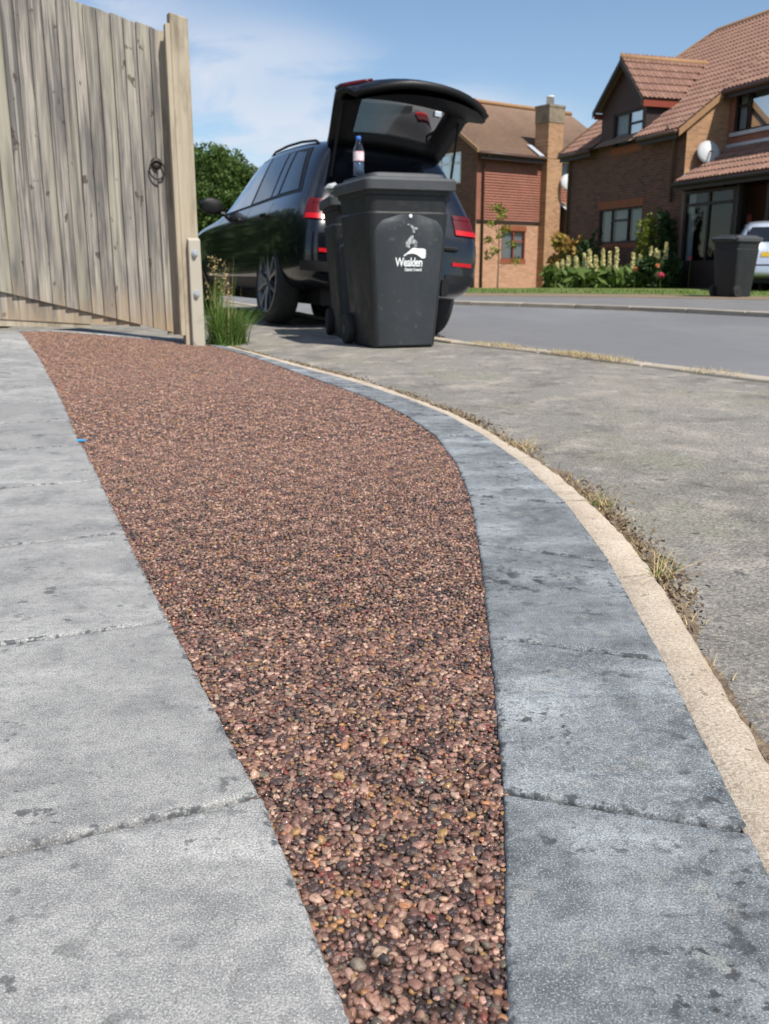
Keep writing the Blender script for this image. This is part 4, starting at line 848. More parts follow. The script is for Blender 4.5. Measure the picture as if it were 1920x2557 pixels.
# roof planes (deck under the tiles)
dk = MB(); z_of = lambda y: EV + RS * (-y)
def quadroof(pts): b = len(dk.v); dk.v.extend(pts); dk.f.append(tuple(range(b, b + len(pts))))
quadroof([(0, .28, z_of(.28)), (EX + .15, .28, z_of(.28)), (EX + .15, -3.5, z_of(-3.5)), (5.3, -WR, z_of(-WR)), (0, -WR, z_of(-WR))])
quadroof([(-6.6, -1.0, z_of(-1.0)), (-.06, -1.0, z_of(-1.0)), (-.06, -WR, z_of(-WR)), (-6.6, -WR, z_of(-WR))])
quadroof([(-.06, .28, z_of(.28)), (0, .28, z_of(.28)), (0, -WR, z_of(-WR)), (-.06, -WR, z_of(-WR))])
quadroof([(-6.6, -WR, z_of(-WR)), (5.3, -WR, z_of(-WR)), (EX + .15, -5.8, z_of(-3.5)), (EX + .15, -9.5, 4.1), (-6.6, -9.5, 4.1)])
quadroof([(5.3, -WR, z_of(-WR)), (EX + .15, -3.5, z_of(-3.5)), (EX + .15, -5.8, z_of(-3.5))])
roof = dk.build('roof', 'browntile', A, fix=False)
Sv = Vector((0, -1, RS)).normalized(); sl_ = math.hypot(1, RS)
def dormer_hole(a, b):    # skip tiles under the dormer
    y = .28 - b / sl_; return not (1.95 < a < 4.15 and y > -1.1 - .9 * (1 - abs(a - 3.05) / 1.1))
def keep_main(a, b):
    y = .28 - b / sl_; return dormer_hole(a, b) and (y > -3.5 or a < EX + .15 - (-3.5 - y) * .75)
tile_slope((0, .28, z_of(.28) + .01), (1, 0, 0), Sv, (EX + .15, (WR + .28) * sl_), keep=keep_main)
tile_slope((-6.6, -1.0, z_of(-1.0) + .01), (1, 0, 0), Sv, (6.6, (WR - 1.0) * sl_))
# dormer roof: two slopes running back into the main roof
px_, pz_ = 2.96, 6.17; dr = MB()
for sx, xe in ((1, 4.35), (-1, 1.78)):
    ze = 4.95; back_r = -(pz_ - EV) / RS; back_e = -(ze - EV) / RS
    dr.add([(px_, .22, pz_), (xe, .22, ze), (xe, back_e, ze), (px_, back_r, pz_)], [(0, 1, 2, 3)])
    Sd = Vector((px_ - xe, 0, pz_ - ze)); ln = Sd.length
    tile_slope((xe, .22, ze + .01), (0, -1, 0), Sd, (.22 - back_r, ln), tw=.28, gauge=.3, keep=lambda a, b, e=back_e, r=back_r, l=ln: .22 - a > e + (r - e) * b / l - .12)
    bb = MB(); e0, e1 = Vector((xe, .24, ze - .02)), Vector((px_, .24, pz_ - .02)); bb.obox(e0 - Vector((0, 0, .14)), e1 - e0, (0, .03, 0), (0, 0, .17)); bb.build('bargeboard', 'stain', A)
    ck = MB(); xc = 4.2 if sx > 0 else 1.9; ck.add([(xc, .012, 4.15), (xc, .012, 5.05), (xc, -1.0, 5.05)], [(0, 1, 2)]); ck.build('dormer_cheek', 'stain', A)
    fl = MB(); y0f = .10; fl.obox((xc + .02 * sx, y0f, z_of(y0f) + .05), (.10 * sx, 0, 0), (0, -1.05, 1.05 * RS), (0, 0, .015)); fl.build('lead_flashing', 'lead', A)
    fa = MB(); fa.box(min(xe, xe - .03 * sx), max(xe, xe - .03 * sx), back_e, .2, ze - .18, ze - .02); fa.build('fascia', 'redwood', A)
dr.build('dormer_roof', 'browntile', roof, fix=False)
rc = MB(); rc.tube([(px_, .25, pz_ + .03), (px_, -2.6, pz_ + .03)], .085, 8); rc.build('ridge_tile', 'ridge', roof, smooth=True)
rc = MB(); rc.tube([(-6.6, -WR, z_of(-WR) + .05), (5.3, -WR, z_of(-WR) + .05), (EX + .15, -3.5, z_of(-3.5) + .05), (EX + .15, .3, z_of(.28) + .05)], [.1, .1, .07, .06], 8); rc.build('ridge_tile', 'ridge', roof, smooth=True)
# gutters and pipes
for x0, x1, y, z in ((0, 1.75, .34, z_of(.28) - .04), (4.3, EX + .1, .34, z_of(.28) - .04), (-6.6, -.05, -.94, z_of(-1.0) - .04)):
    g = MB(); g.tube([(x0, y, z), (x1, y, z)], .06, 10); g.build('gutter', 'gutter', A, smooth=True)
    g = MB(); g.box(x0, x1, y - .06, y - .035, z - .16, z + .02); g.build('fascia', 'stain', A)
bp_ = MB(); bp_.obox((-.09, .3, z_of(.28) - .16), (0, -1.3, 1.3 * RS), (.03, 0, 0), (0, 0, .17)); bp_.build('bargeboard', 'ridge', A)
g = MB(); g.tube([(.42, .32, EV - .06), (.42, .08, EV - .3), (.42, .07, 2.2)], .04, 8); g.build('downpipe', 'gutter', A, smooth=True)
g = MB(); g.tube([(EX - .12, .3, EV - .06), (EX - .12, .07, EV - .3), (EX - .12, .07, 0)], .04, 8); g.build('downpipe', 'gutter', A, smooth=True)
# porch: lean-to over the set-back, screen of glass, door
pr_ = MB(); pr_.add([(-.02, .30, 2.62), (-6.5, .30, 2.62), (-6.5, -1.24, 3.5), (-.02, -1.24, 3.5)], [(0, 1, 2, 3)]); proof = pr_.build('porch_roof', 'browntile', A, fix=False)
Sp = Vector((0, -1.54, .88)); tile_slope((-6.5, .30, 2.635), (1, 0, 0), Sp, (6.5, Sp.length), tw=.28, gauge=.36)
g = MB(); g.box(-6.5, -.02, .27, .31, 2.44, 2.63); g.build('porch_fascia', 'stain', A)
g = MB(); g.tube([(-.0, .36, 2.58), (-6.5, .36, 2.58)], .055, 8); g.build('porch_gutter', 'stain', A, smooth=True)
g = MB(); g.obox((-.02, .3, 2.66), (-.16, 0, 0), (0, -1.5, .86), (0, 0, .02)); g.build('lead_flashing', 'lead', A)
g = MB(); g.box(-6.5, -.02, -1.236, -1.20, 3.44, 3.62); g.build('lead_apron', 'lead', A)
pw = lambda a, z, dep=0: Vector((-.12 - a, .02 - dep, z))
window(A, pw, 0, 1.98, .62, 2.42, [.5], [(0, 2.08), (1, 2.08)], mat='stain', fw=.07, curtain=((.02, .16, 'curtain'),), name='porch_window')
g = MB(); g.box(-2.10, -.12, -.06, .02, -.1, .62); g.build('porch_panel', 'stain', A)
g = MB(); g.box(-.12, -.0, -.9, .012, -.1, 2.44); g.build('porch_pier', 'brickA', A)
for xx in (-2.22, -3.32):
    g = MB(); g.box(xx - .06, xx + .06, -.09, .03, -.1, 2.44); g.build('door_post', 'stain', A)
    g = MB(); g.box(xx - .16, xx - .06, -.32, -.26, -.1, 1.75); g.build('red_screen', 'redwood', A)
g = MB(); g.box(-3.26, -2.28, -.95, -.90, 0, 2.05); dr_ = g.build('door', 'stain', A)
g = MB(); g.box(-3.2, -2.34, -.94, -.92, 2.12, 2.34); g.build('fanlight', 'curtain', A)
g = MB(); g.add([(-2.1, -1.0, 0), (-.15, -1.0, 0), (-.15, -1.0, 2.5), (-2.1, -1.0, 2.5)], [(0, 1, 2, 3)]); g.build('hall_wall', 'hall', A)
# all clay tiles: the 300 nearest as pieces, the rest as one part
tm = tile_mesh(.30, .40); Mloc = A.matrix_basis.copy(); A_loc = Matrix.Translation(A.location) @ Matrix.Rotation(A.rotation_euler.z, 4, 'Z')
tile_list.sort(key=lambda t: (A_loc @ t[0]).length + (0 if (A_loc @ t[0]).x < .43 * (A_loc @ t[0]).y else 100))
def tmat(t): 
    M = Matrix.Identity(4); rx = random.gauss(0, .008)
    for i in range(3): M[i][0], M[i][1], M[i][2], M[i][3] = t[1][i], t[2][i], t[3][i], t[0][i]
    return M @ Matrix.Rotation(rx, 4, 'Z')
for t in tile_list[:300]:
    o = bpy.data.objects.new('roof_tile', tm); col.objects.link(o); o.parent = roof; o.matrix_basis = tmat(t)
rest_ = MB(); tv, tf = [v.co.copy() for v in tm.vertices], [tuple(p.vertices) for p in tm.polygons]
for t in tile_list[300:]:
    M = tmat(t); rest_.add([M @ v for v in tv], tf)
tag(rest_.build('roof_tiles', 'claytile', roof, fix=False), kind='stuff')
def dish(loc, az, r, label):
    t = empty('satellite_dish', loc, R(90 - az) - R(90), label, 'dish', 'satellite dishes')
    mb = MB(); rings = []
    for k, (q, dp) in enumerate(((.02, 0), (.4, .012), (.75, .04), (1, .075), (1.0, .085), (.75, .055), (.4, .027), (.02, .015))):
        rings.append([(r * q * math.cos(a), dp if k < 4 else dp, r * 1.08 * q * math.sin(a)) for a in np.linspace(0, 2 * math.pi, 25)[:-1]])
    mb.loft([[(x, -y if True else y, z) for x, y, z in rg_] for rg_ in rings]); d_ = mb.build('reflector_dish', 'dish', t, smooth=True); d_.rotation_euler = (R(22), 0, 0)
    d_.data.flip_normals() if False else None
    a = MB(); a.tube([(0, .0, -r), (0, -.34, -r * .65)], .012, 6); a.build('arm', 'iron', t); l_ = MB(); l_.lathe([(.02, -.40), (.035, -.37), (.03, -.31)], 'y', 12, (0, 0, -r * .6)); l_.build('receiver', 'white', t)
    b = MB(); b.tube([(0, .02, 0), (0, .16, -.05), (0, .22, -.05)], .018, 6); b.build('bracket', 'iron', t)
    return t
Tw = lambda x, y, z: tuple(A_loc @ Vector((x, y, z)))
dish(Tw(-.32, -.50, 3.42), 178, .30, 'pale round satellite dish on the buff return wall above the porch')
ab = MB(); ab.lathe([(.0, .06), (.11, .055), (.135, .03), (.135, .0)], 'y', 20); o = ab.build('alarm_box', 'white', None, smooth=True); o.location = Tw(1.68, .03, 3.93); o.rotation_euler = (0, 0, A.rotation_euler.z); tag(o, 'round cream alarm box on brick beside the dormer window', 'alarm box')

# --- tile-hung house with chimney, middle distance
h2 = House('chimney_house', (3.69, 39.8), 54, 'pink brick house with tile-hung upper floor, brown roof and tall chimney'); B = h2.t; ZB = -.6
# local x along lit front (to the right/away), front normal is to the right of +x  (-y side)
o, ptB, nB, dB = wall(B, (0, 0), (9, 0), ZB, 2.4, [(1.43, 2.8, .86, 2.03)], 'brickP')
window(B, ptB, 1.43, 2.8, .86, 2.03, [.52], [(1, 1.62)], curtain=((.04, .5, 'curtain'), (.55, .95, 'curtain')), mat='redwood')
for z0, z1 in ((2.03, 2.24), (.70, .86)): wall(B, (1.38, -.012), (2.85, -.012), z0, z1, [], 'brickO', name='soldier_course')
o, ptB2, _, _ = wall(B, (0, 0), (9, 0), 2.4, 5.15, [(4.5, 6.4, 4.02, 4.92)], 'tilehang')
window(B, ptB2, 4.5, 6.4, 4.02, 4.92, 2, None, mat='white', curtain=((.05, .4, 'curtain'),))
tc_ = MB()
for k in range(26):
    z = 2.42 + k * .105
    for x0, x1 in ((.25, 4.4), (6.45, 9)) if 3.9 < z < 4.95 else ((.25, 9),):
        tc_.hexa([(x0, -.050, z), (x1, -.050, z), (x1, -.0, z), (x0, -.0, z), (x0, -.008, z + .118), (x1, -.008, z + .118), (x1, 0, z + .118), (x0, 0, z + .118)])
tag(tc_.build('tile_hanging', 'tilehang', B), kind='stuff')
wall(B, (0, 7.6), (0, 0), ZB, 5.15, [(4.6, 6.6, 3.9, 5.1)], 'brickA', top=[(0, 5.15), (7.6, 5.15), (3.8, 7.55)])
ptG = lambda a, z, dep=0: Vector((dep - .02, 7.6 - a, z))
window(B, ptG, 4.6, 6.6, 3.9, 5.1, 3, [(0, 4.7), (1, 4.7), (2, 4.7)], mat='white', fw=.09)
wall(B, (9, 0), (9, 7.6), ZB, 5.15, [], 'brickP', top=[(0, 5.15), (7.6, 5.15), (3.8, 7.55)]); wall(B, (9, 7.6), (0, 7.6), ZB, 5.15, [], 'brickP', name='back_wall')
g = MB(); g.box(.02, 9, -.06, 0, 2.34, 2.43); g.build('floor_band', 'stain', B)
rb_ = MB(); RB = 2.4 / 3.8
rb_.add([(-.25, -.35, 5.15 - .35 * RB), (9.2, -.35, 5.15 - .35 * RB), (9.2, 3.8, 7.6), (-.25, 3.8, 7.6)], [(0, 1, 2, 3)]); rb_.add([(-.25, 7.95, 5.15 - .35 * RB), (9.2, 7.95, 5.15 - .35 * RB), (9.2, 3.8, 7.6), (-.25, 3.8, 7.6)], [(0, 3, 2, 1)])
roof2 = rb_.build('roof', 'browntile', B, fix=False); cs = MB(); Sb = Vector((0, 4.15, 4.15 * RB)).normalized(); Nb = Vector((0, -RB, 1)).normalized(); ln = 4.15 * math.hypot(1, RB)
nrow = int(ln / .16)
for k in range(nrow):
    o0 = Vector((-.27, -.37, 5.15 - .37 * RB)) + Sb * k * .16
    cs.hexa([o0, o0 + Vector((9.5, 0, 0)), o0 + Vector((9.5, 0, 0)) + Sb * .19, o0 + Sb * .19, o0 + Nb * .045, o0 + Nb * .045 + Vector((9.5, 0, 0)), o0 + Vector((9.5, 0, 0)) + Sb * .19 + Nb * .012, o0 + Sb * .19 + Nb * .012])
tag(cs.build('tile_courses', 'browntile', roof2), kind='stuff')
g = MB(); g.tube([(-.27, 3.8, 7.66), (9.2, 3.8, 7.66)], .1, 8); g.build('ridge_tile', 'ridge', roof2, smooth=True)
g = MB(); g.obox((-.31, -.36, 4.93), (0, 4.16, 4.16 * RB), (.06, 0, 0), (0, 0, .16)); g.build('verge', 'ridge', roof2)
g = MB(); g.tube([(-.2, -.42, 4.93), (3.35, -.42, 4.93)], .06, 8); g.build('gutter', 'gutter', B, smooth=True)
g = MB(); g.box(-.1, 3.35, -.36, -.33, 4.72, 4.96); g.build('fascia', 'stain', B)
g = MB(); g.tube([(.3, -.40, 4.88), (.3, -.07, 4.6), (.3, -.07, -.4)], .05, 8); g.build('downpipe', 'gutter', B, smooth=True)
# chimney breast up the front wall
me_ = MB(); me_.loft([[(3.55, -.38, z), (4.42, -.38, z), (4.42, .4, z), (3.55, .4, z)] for z in (ZB, 6.35)]); ch = me_.build('chimney', 'brickS', B); 
me_ = MB(); me_.loft([[(3.53 - e, -.40 - e, z), (4.44 + e, -.40 - e, z), (4.44 + e, .42 + e, z), (3.53 - e, .42 + e, z)] for z, e in ((6.36, 0), (6.95, 0), (6.96, .02), (7.05, .02))]); me_.build('chimney_head', 'oldbrick', ch)
uvify(ch.data, 0)
me_ = MB(); me_.lathe([(.17, 7.05), (.15, 7.36), (.17, 7.37), (.17, 7.42)], 'z', 14, (3.9, -.05, 0)); me_.build('chimney_pot', 'white', ch, smooth=True)
g = MB(); g.obox((3.38, -.35, 5.02), (-.28, 0, 0), (0, .75, .75 * RB), (0, 0, .03)); g.build('lead_flashing', 'lead', B)
# low side roof right of the chimney
g = MB(); g.add([(4.6, -1.6, 2.25), (8.5, -1.6, 2.25), (8.5, 0, 3.3), (4.6, 0, 3.3)], [(0, 1, 2, 3)]); g.build('side_roof', 'browntile', B, fix=False)
wall(B, (4.7, -1.45), (8.4, -1.45), ZB, 2.3, [], 'brickA', name='side_wall'); wall(B, (4.7, 0), (4.7, -1.45), ZB, 2.3, [], 'brickA', name='side_wall', top=[(0, 2.3), (1.45, 2.3), (0, 3.25)])
g = MB(); g.obox((4.52, -1.6, 2.27), (.14, 0, 0), (0, 1.6, 1.05), (0, 0, .03)); g.build('lead_flashing', 'lead', B)
B_loc = Matrix.Translation(B.location) @ Matrix.Rotation(B.rotation_euler.z, 4, 'Z'); p = B_loc @ Vector((4.52, -.75, 4.05)); dish(tuple(p), 172, .36, 'grey satellite dish on the tall chimney breast of the far house')

# ------------------------------------------------------------------ vegetation
def quads(name, C, size, mat, parent=None, aspect=1.6, droop=0.0, dirs=None):
    n = len(C); a = rng.normal(size=(n, 3)); a /= np.linalg.norm(a, axis=1)[:, None]
    if dirs is not None: a = dirs
    b = np.cross(a, rng.normal(size=(n, 3))); b /= np.linalg.norm(b, axis=1)[:, None] + 1e-9; s = size * rng.uniform(.6, 1.4, (n, 1))
    a, b = a * s * aspect * .5, b * s * .5
    V = np.stack([C - a, C + b * .9, C + a, C - b * .9], 1).reshape(-1, 3); F_ = np.arange(n * 4).reshape(n, 4)
    me = bpy.data.meshes.new(name); me.from_pydata(V.tolist(), [], F_.tolist()); me.update(); return link(name, me, mat, parent)
def cloud(n, center, radii, clumps=0, spread=.3, shell=.5):
    d = rng.normal(size=(n, 3)); d /= np.linalg.norm(d, axis=1)[:, None]
    if clumps:
        cd = rng.normal(size=(clumps, 3)); cd /= np.linalg.norm(cd, axis=1)[:, None]; cc = cd * (rng.uniform(shell, 1, (clumps, 1)) ** .5)
        k = rng.integers(0, clumps, n); pnt = cc[k] + d * spread * rng.uniform(.5, 1.0, (n, 1)) * rng.uniform(.7, 1.3, clumps)[k][:, None]
    else: pnt = d * rng.uniform(.2, 1, (n, 1)) ** .4
    return pnt * np.array(radii) + np.array(center)
def tree(name, loc, h, cz, radii, nleaf, size, mat, label, clumps=70, trunk=.22):
    t = empty(name, loc, 0, label, 'tree'); mb = MB(); mb.tube([(0, 0, 0), (.05, .05, h * .35), (0, 0, cz)], [trunk, trunk * .8, trunk * .4], 8)
    for k in range(7):
        a = k * 2.4; mb.tube([(0, 0, h * (.25 + .03 * k)), (radii[0] * .35 * math.cos(a), radii[1] * .35 * math.sin(a), cz - radii[2] * .2), (radii[0] * .7 * math.cos(a), radii[1] * .7 * math.sin(a), cz + radii[2] * .25)], [trunk * .4, trunk * .25, trunk * .08], 5)
    mb.build('trunk', 'bark', t); quads('crown', cloud(nleaf, (0, 0, cz), radii, clumps, .22, .3), size, mat, t); return t
tree('oak_tree', (-10.6, 60, -.4), 8.4, 5.0, (3.3, 3.2, 2.9), 42000, .125, 'leaf', 'round green oak tree far behind the black car', 210, .3)
hd = empty('hedge', (-16, 52, -.4), 0, 'dark low hedge under the oak behind the black car', 'hedge'); quads('foliage', cloud(9000, (0, 0, 1.1), (10, .9, 1.5), 120, .16, .1), .16, 'leafd', hd); mb = MB(); mb.box(-8, 8, -.2, .2, 0, 1.2); mb.build('stems', 'bark', hd)
hd2 = empty('reflection_hedge', (-5.2, 16, 0), 0, 'unseen tall hedge behind the gate, added to darken the car reflections', 'hedge'); hp = cloud(9000, (0, 0, 1.25), (1, 1, 1.3), 0); tt0 = rng.uniform(-1, 1, 9000); hp[:, 0] = hp[:, 0] * .55 - tt0 * 1.7; hp[:, 1] = hp[:, 1] * .4 + tt0 * 8; quads('foliage', hp, .2, 'leafd', hd2); mb = MB(); mb.obox((1.6, -7.8, 0), (-3.3, 15.6, 0), (.35, .07, 0), (0, 0, 2.0)); mb.build('stems', 'leafd', hd2)  # added out of view so the car side reflects something dark
# sapling in front of the far house
sx, sy = 4.2, 36.0; t = empty('sapling', (sx, sy, -.25), 0, 'thin young tree with yellow-green leaves before the pink brick wall', 'tree'); mb = MB(); mb.tube([(0, 0, 0), (.02, 0, 1.4), (-.03, 0, 2.95)], [.028, .02, .008], 6)
cl = []
for k in range(11):
    z = .9 + k * .19; a = k * 2.2; r = .55 * (1.15 - k / 12); e = (r * math.cos(a), r * .6 * math.sin(a), z + .12); mb.tube([(0, 0, z - .1), e], [.009, .004], 4); cl.append(cloud(38, e, (.2, .2, .17)))
mb.build('trunk', 'bark', t); quads('crown', np.concatenate(cl + [cloud(40, (0, 0, 2.9), (.16, .16, .2))]), .085, 'leafy', t)
def bush(name, loc, radii, n, size, mat, label, cat='shrub', clumps=18, spread=.35):
    t = empty(name, loc, 0, label, cat); quads('foliage', cloud(n, (0, 0, radii[2]), radii, clumps, spread, .2), size, mat, t)
    mb = MB()
    for k in range(6): a = k * 1.05; mb.tube([(0, 0, 0), (radii[0] * .5 * math.cos(a), radii[1] * .5 * math.sin(a), radii[2] * 1.3)], [.02, .006], 4)
    mb.build('stem', 'bark', t); return t
LZ = lambda x, y: lawnz(x, y)
bush('shrub', (5.55, 29.2, -.05), (.62, .5, .82), 1500, .10, 'leafo', 'orange and yellow-green shrub at the corner of the brown brick house')
bush('rose_bush', (7.0, 26.15, 0), (.32, .25, .95), 700, .085, 'leafy', 'tall yellow-flowered rose against the brick under the dormer')
bush('climbing_shrub', (7.35, 26.0, 0), (.38, .3, 1.05), 900, .09, 'leafd', 'dark evergreen shrub between the rose and the porch', clumps=14)
bush('low_shrub', (6.0, 28.2, -.03), (.5, .4, .75), 900, .085, 'leafd', 'dark green shrub left of the ground floor window')
# flower bed: upright creamy lupins
def lupin(loc, h, label):
    t = empty('lupin', loc, random.uniform(0, 6), label, 'flower', 'creamy lupins in the front bed'); mb = MB(); lean = random.uniform(-.05, .05); mb.tube([(0, 0, 0), (lean * .5, 0, h * .6), (lean, 0, h)], [.012, .009, .005], 5); mb.build('stem', 'leafg', t)
    n = 200; f0_ = rng.uniform(.36, .6); zz_ = rng.uniform(f0_, 1, n); rr_ = rng.uniform(.055, .085) * (1.18 - zz_) ** .6 * rng.uniform(.5, 1.1, n); a = rng.uniform(0, 6.28, n); quads('flower_spike', np.c_[rr_ * np.cos(a) + lean * zz_, rr_ * np.sin(a), zz_ * h], .05, 'cream_fl', t)
    n = 90; quads('leaves', cloud(n, (0, 0, h * .22), (.2, .2, h * .24)), .13, 'leafg', t, 2.2); return t
words = ['leftmost', 'second', 'third', 'fourth', 'fifth', 'sixth', 'seventh', 'eighth', 'ninth', 'tenth', 'eleventh', 'twelfth', 'thirteenth', 'fourteenth', 'fifteenth', 'last']
lx = [1388, 1402, 1418, 1440, 1458, 1473, 1490, 1505, 1521, 1538, 1580, 1597, 1622, 1634, 1642, 1658]; lh = [.62, .7, .8, .78, .85, .95, .8, .98, .9, .98, .85, .8, 1.0, .95, .9, 1.1]
for w, pxx, hh in zip(words, lx, lh):
    y = 25.6 - .4 * random.random() + (1600 - pxx) * .004; xx = (pxx - 960) / 2427 * y; lupin((xx, y, LZ(xx, y) - .02), hh + .05, f'creamy yellow lupin spike, {w} from the left in the front bed')
gc = cloud(2600, (0, 0, 0), (1, 1, 1)); gc = np.c_[rng.uniform(4.4, 7.2, 2600), np.zeros(2600), rng.uniform(0, .48, 2600)]; gc[:, 1] = 25.7 + (7.2 - gc[:, 0]) * .25 + rng.normal(0, .3, 2600)
tag(quads('bed_foliage', gc, .15, 'leafg', None, 2.2), 'green leaves filling the flower bed below the lupins', 'foliage', kind='stuff')
gc = np.c_[rng.uniform(6.6, 7.6, 900), rng.uniform(24.9, 25.7, 900), rng.uniform(.05, .75, 900)]; tag(quads('bed_foliage', gc, .13, 'leafd', None, 1.8), 'darker leaves at the bed end near the porch', 'foliage', kind='stuff')
def bloom(name, px_, py_, y, mat, r, label):
    xx = (px_ - 960) / 2427 * y; zz_ = .475 + (672 - py_) / 2427 * y; t = empty(name, (xx, y, zz_), 0, label, 'flower'); quads('petals', cloud(70, (0, 0, 0), (r, r, r)), r * .9, mat, t); mb = MB(); mb.tube([(0, 0, -zz_), (0, 0, 0)], .008, 4); mb.build('stem', 'leafg', t)
bloom('pink_rose', 1651, 686, 24.7, 'pink_fl', .06, 'deep pink rose low at the right of the flower bed'); bloom('orange_bloom', 1642, 663, 24.8, 'orange_fl', .045, 'small orange bloom among the right-hand lupins'); bloom('orange_bloom', 1586, 672, 25.1, 'orange_fl', .05, 'pale orange bloom between the two groups of lupins'); bloom('pink_rose', 1722, 645, 24.6, 'pink_fl', .035, 'single pink rose in front of the porch panel')

def blades(name, base, h, w, mat, parent=None, lean=.5, curve=.6, dirs=None):
    n = len(base); a = rng.uniform(0, 6.28, n) if dirs is None else dirs; d = np.c_[np.cos(a), np.sin(a), np.zeros(n)]; s = np.c_[-np.sin(a), np.cos(a), np.zeros(n)]; ln = rng.uniform(.2, 1, (n, 1)) * lean; hh = (h * rng.uniform(.55, 1.1, n))[:, None]
    z = np.array([[0, 0, 1.0]]); V = []
    for k, t in enumerate((0, .4, .75, 1.0)):
        c = base + hh * (d * ln * (t + curve * t * t) + z * (t - .35 * curve * ln * t * t)); ww = w * (1 - t * .92)
        V += [c - s * ww, c + s * ww]
    V = np.stack(V, 1).reshape(-1, 3); o_ = np.arange(n)[:, None] * 8; F_ = np.concatenate([np.concatenate([o_ + 2 * k, o_ + 2 * k + 1, o_ + 2 * k + 3, o_ + 2 * k + 2], 1) for k in range(3)])
    me = bpy.data.meshes.new(name); me.from_pydata(V.tolist(), [], F_.tolist()); me.update(); return link(name, me, mat, parent)
# tall grass clump at the foot of the post
gt = empty('grass_clump', (-1.07, 6.40, 0), 0, 'tall green grass clump growing beside the gate post', 'grass'); n = 900; b = np.c_[rng.normal(.015, .04, n), rng.normal(.05, .09, n), np.full(n, -.016)]
blades('blades', b, .27, .0042, 'grass', gt, .6, .9); n = 110; b = np.c_[rng.normal(-.04, .03, n), rng.normal(.05, .07, n), np.full(n, -.016)]; blades('tall_blades', b, .46, .0042, 'grass', gt, .2, .6)
b = np.c_[rng.normal(-.05, .05, 26), rng.normal(.05, .06, 26), np.full(26, -.016)]; blades('seed_stalks', b, .55, .0022, 'straw', gt, .22, .7)
hd_ = []
for k in range(9):
    a = rng.uniform(0, 6.28); top_ = np.array([rng.normal(-.03, .05), rng.normal(.03, .07), rng.uniform(.34, .56)]); hd_.append(top_ + np.c_[rng.normal(0, .010, 26), rng.normal(0, .010, 26), rng.uniform(-.11, .02, 26)])
tag(quads('seed_heads', np.concatenate(hd_), .0075, 'straw', gt, 2.4), kind='stuff')
# dry grass and crumbs along the edging, weeds along the kerb
E1 = resample(eo, .004); E1 = E1[(E1[:, 1] > .6) & (E1[:, 1] < 6.15)]; tn = np.gradient(E1, axis=0); tn /= np.linalg.norm(tn, axis=1)[:, None]; nr = np.c_[tn[:, 1], -tn[:, 0]]
dens = (.45 + .55 * np.sin(E1[:, 1] * 7.3) * np.sin(E1[:, 1] * 3.1 + 1)) * np.clip((E1[:, 1] - .9) / .7, .10, 1)
def along(n, off, sd_): 
    k = rng.choice(len(E1), n, p=np.clip(dens, .02, None) / np.clip(dens, .02, None).sum()); return np.c_[E1[k] + nr[k] * np.abs(rng.normal(off, sd_, (n, 1))), np.full(n, -.014)]
tag(blades('dry_grass', along(1700, .010, .020), .014, .0010, 'straw', None, 1.6, .5), 'bleached dry grass along the cream edging', 'grass', kind='stuff')
n = 3200; c = along(n, .010, .026); c[:, 2] = -.012 + rng.uniform(0, .006, n); tag(quads('debris', c, .006, 'soil', None, 1.8), 'brown crumbs and dead leaves along the edging', 'debris', kind='stuff')
sl2 = [E1 + nr * 0.0, E1 + nr * np.clip((E1[:, 1:2] - .5) / 1.2, .25, 1) * (.022 + .018 * np.sin(E1[:, 1] * 9)[:, None] * np.sin(E1[:, 1] * 23)[:, None] + rng.normal(0, .003, (len(E1), 1)))]
strip('soil_gap', sl2[0][::3], sl2[1][::3], -.0135, -.0125, 'soil')
for (px2, py2, hh, lab) in ((.452, 1.46, .05, 'small green weed at the joint in the cream edging'), (.46, 1.93, .04, 'little green-straw weed tuft by the middle of the edging')):
    t = empty('weed', (px2, py2, -.012), 0, lab, 'weed'); n = 14; blades('blades', np.c_[rng.normal(0, .008, n), rng.normal(0, .008, n), np.zeros(n)], hh, .0011, 'grass', t, 1.5, .4); blades('dry_blades', np.c_[rng.normal(0, .012, 26), rng.normal(0, .012, 26), np.zeros(26)], hh, .0009, 'straw', t, 1.8, .4)
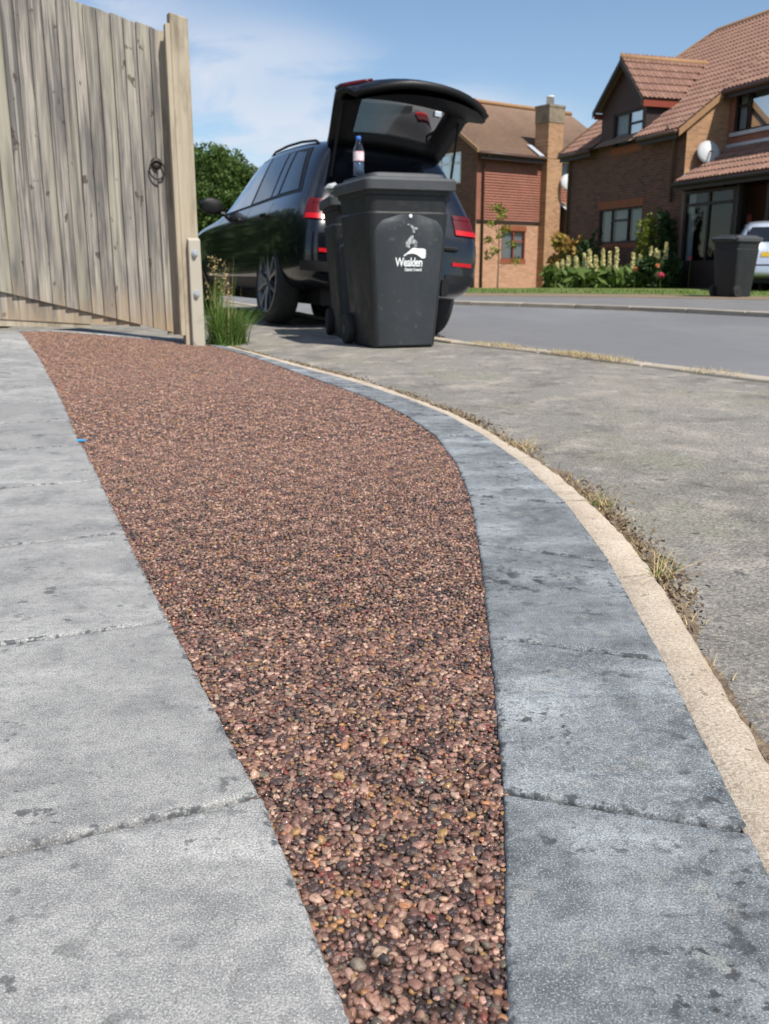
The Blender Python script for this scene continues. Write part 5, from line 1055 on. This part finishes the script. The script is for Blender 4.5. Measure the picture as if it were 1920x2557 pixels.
t = empty('straw_tuft', (.395, 2.60, -.012), 0, 'bleached straw tuft with one long bent blade by the far edging curve', 'grass'); n = 34; blades('blades', np.c_[rng.normal(0, .02, n), rng.normal(0, .02, n), np.zeros(n)], .04, .0013, 'straw', t, 1.5, .5); blades('long_blade', np.array([[0, 0, 0.], [.004, 0, 0]]), .09, .0022, 'straw', t, 1.1, .7, np.array([.35, .55]))
K1 = resample(kerb, .01); K1 = K1[(K1[:, 1] > 3.4) & (K1[:, 1] < 9)]; dn = np.clip(np.sin(K1[:, 1] * 5) * np.sin(K1[:, 1] * 2.3 + 2) + .35, .03, 1) * np.clip((K1[:, 1] - 3.5) / 2, .15, 1); n = 2200; k = rng.choice(len(K1), n, p=dn / dn.sum()); b = np.c_[K1[k] + rng.normal(0, .03, (n, 2)) + np.array([.03, .0]), np.full(n, -.006)]
tag(blades('kerb_grass', b, .035, .0016, 'straw', None, 1.3, .5), 'dry grass in the near kerb joint', 'grass', kind='stuff')
k = rng.choice(len(K1), 260, p=dn / dn.sum()); b = np.c_[K1[k] + rng.normal(0, .02, (260, 2)) + np.array([.02, 0]), np.full(260, -.006)]; tag(blades('kerb_weeds', b, .03, .0016, 'grass', None, .8, .4), 'sparse green weeds along the near kerb', 'grass', kind='stuff')
# lawn edge blades across the road
n = 9000; k = rng.integers(0, len(v2) - 1, n); tt_ = rng.uniform(0, 1, (n, 1)); b = v2[k] + np.array([.8, 3.2]) * tt_ * 1.0 + rng.normal(0, .15, (n, 2)); ok = (b[:, 0] > .5) & (b[:, 0] < 11); b = b[ok]
tag(blades('lawn_grass', np.c_[b, np.full(len(b), .005)], .07, .012, 'grass', None, .6, .4), 'short lawn grass across the road', 'grass', kind='stuff')
# scraps
mb = MB(); mb.hexa([(-.013, -.006, 0), (.013, -.007, 0), (.014, .006, 0), (-.012, .007, 0), (-.013, -.006, .004), (.013, -.007, .005), (.014, .006, .004), (-.012, .007, .006)]); o = mb.build('plastic_scrap', 'blue', bevel=.001); o.location = (-.868, 2.662, -.002); o.rotation_euler = (0, 0, .15); tag(o, 'small blue plastic scrap lying where slabs meet the gravel', 'litter')
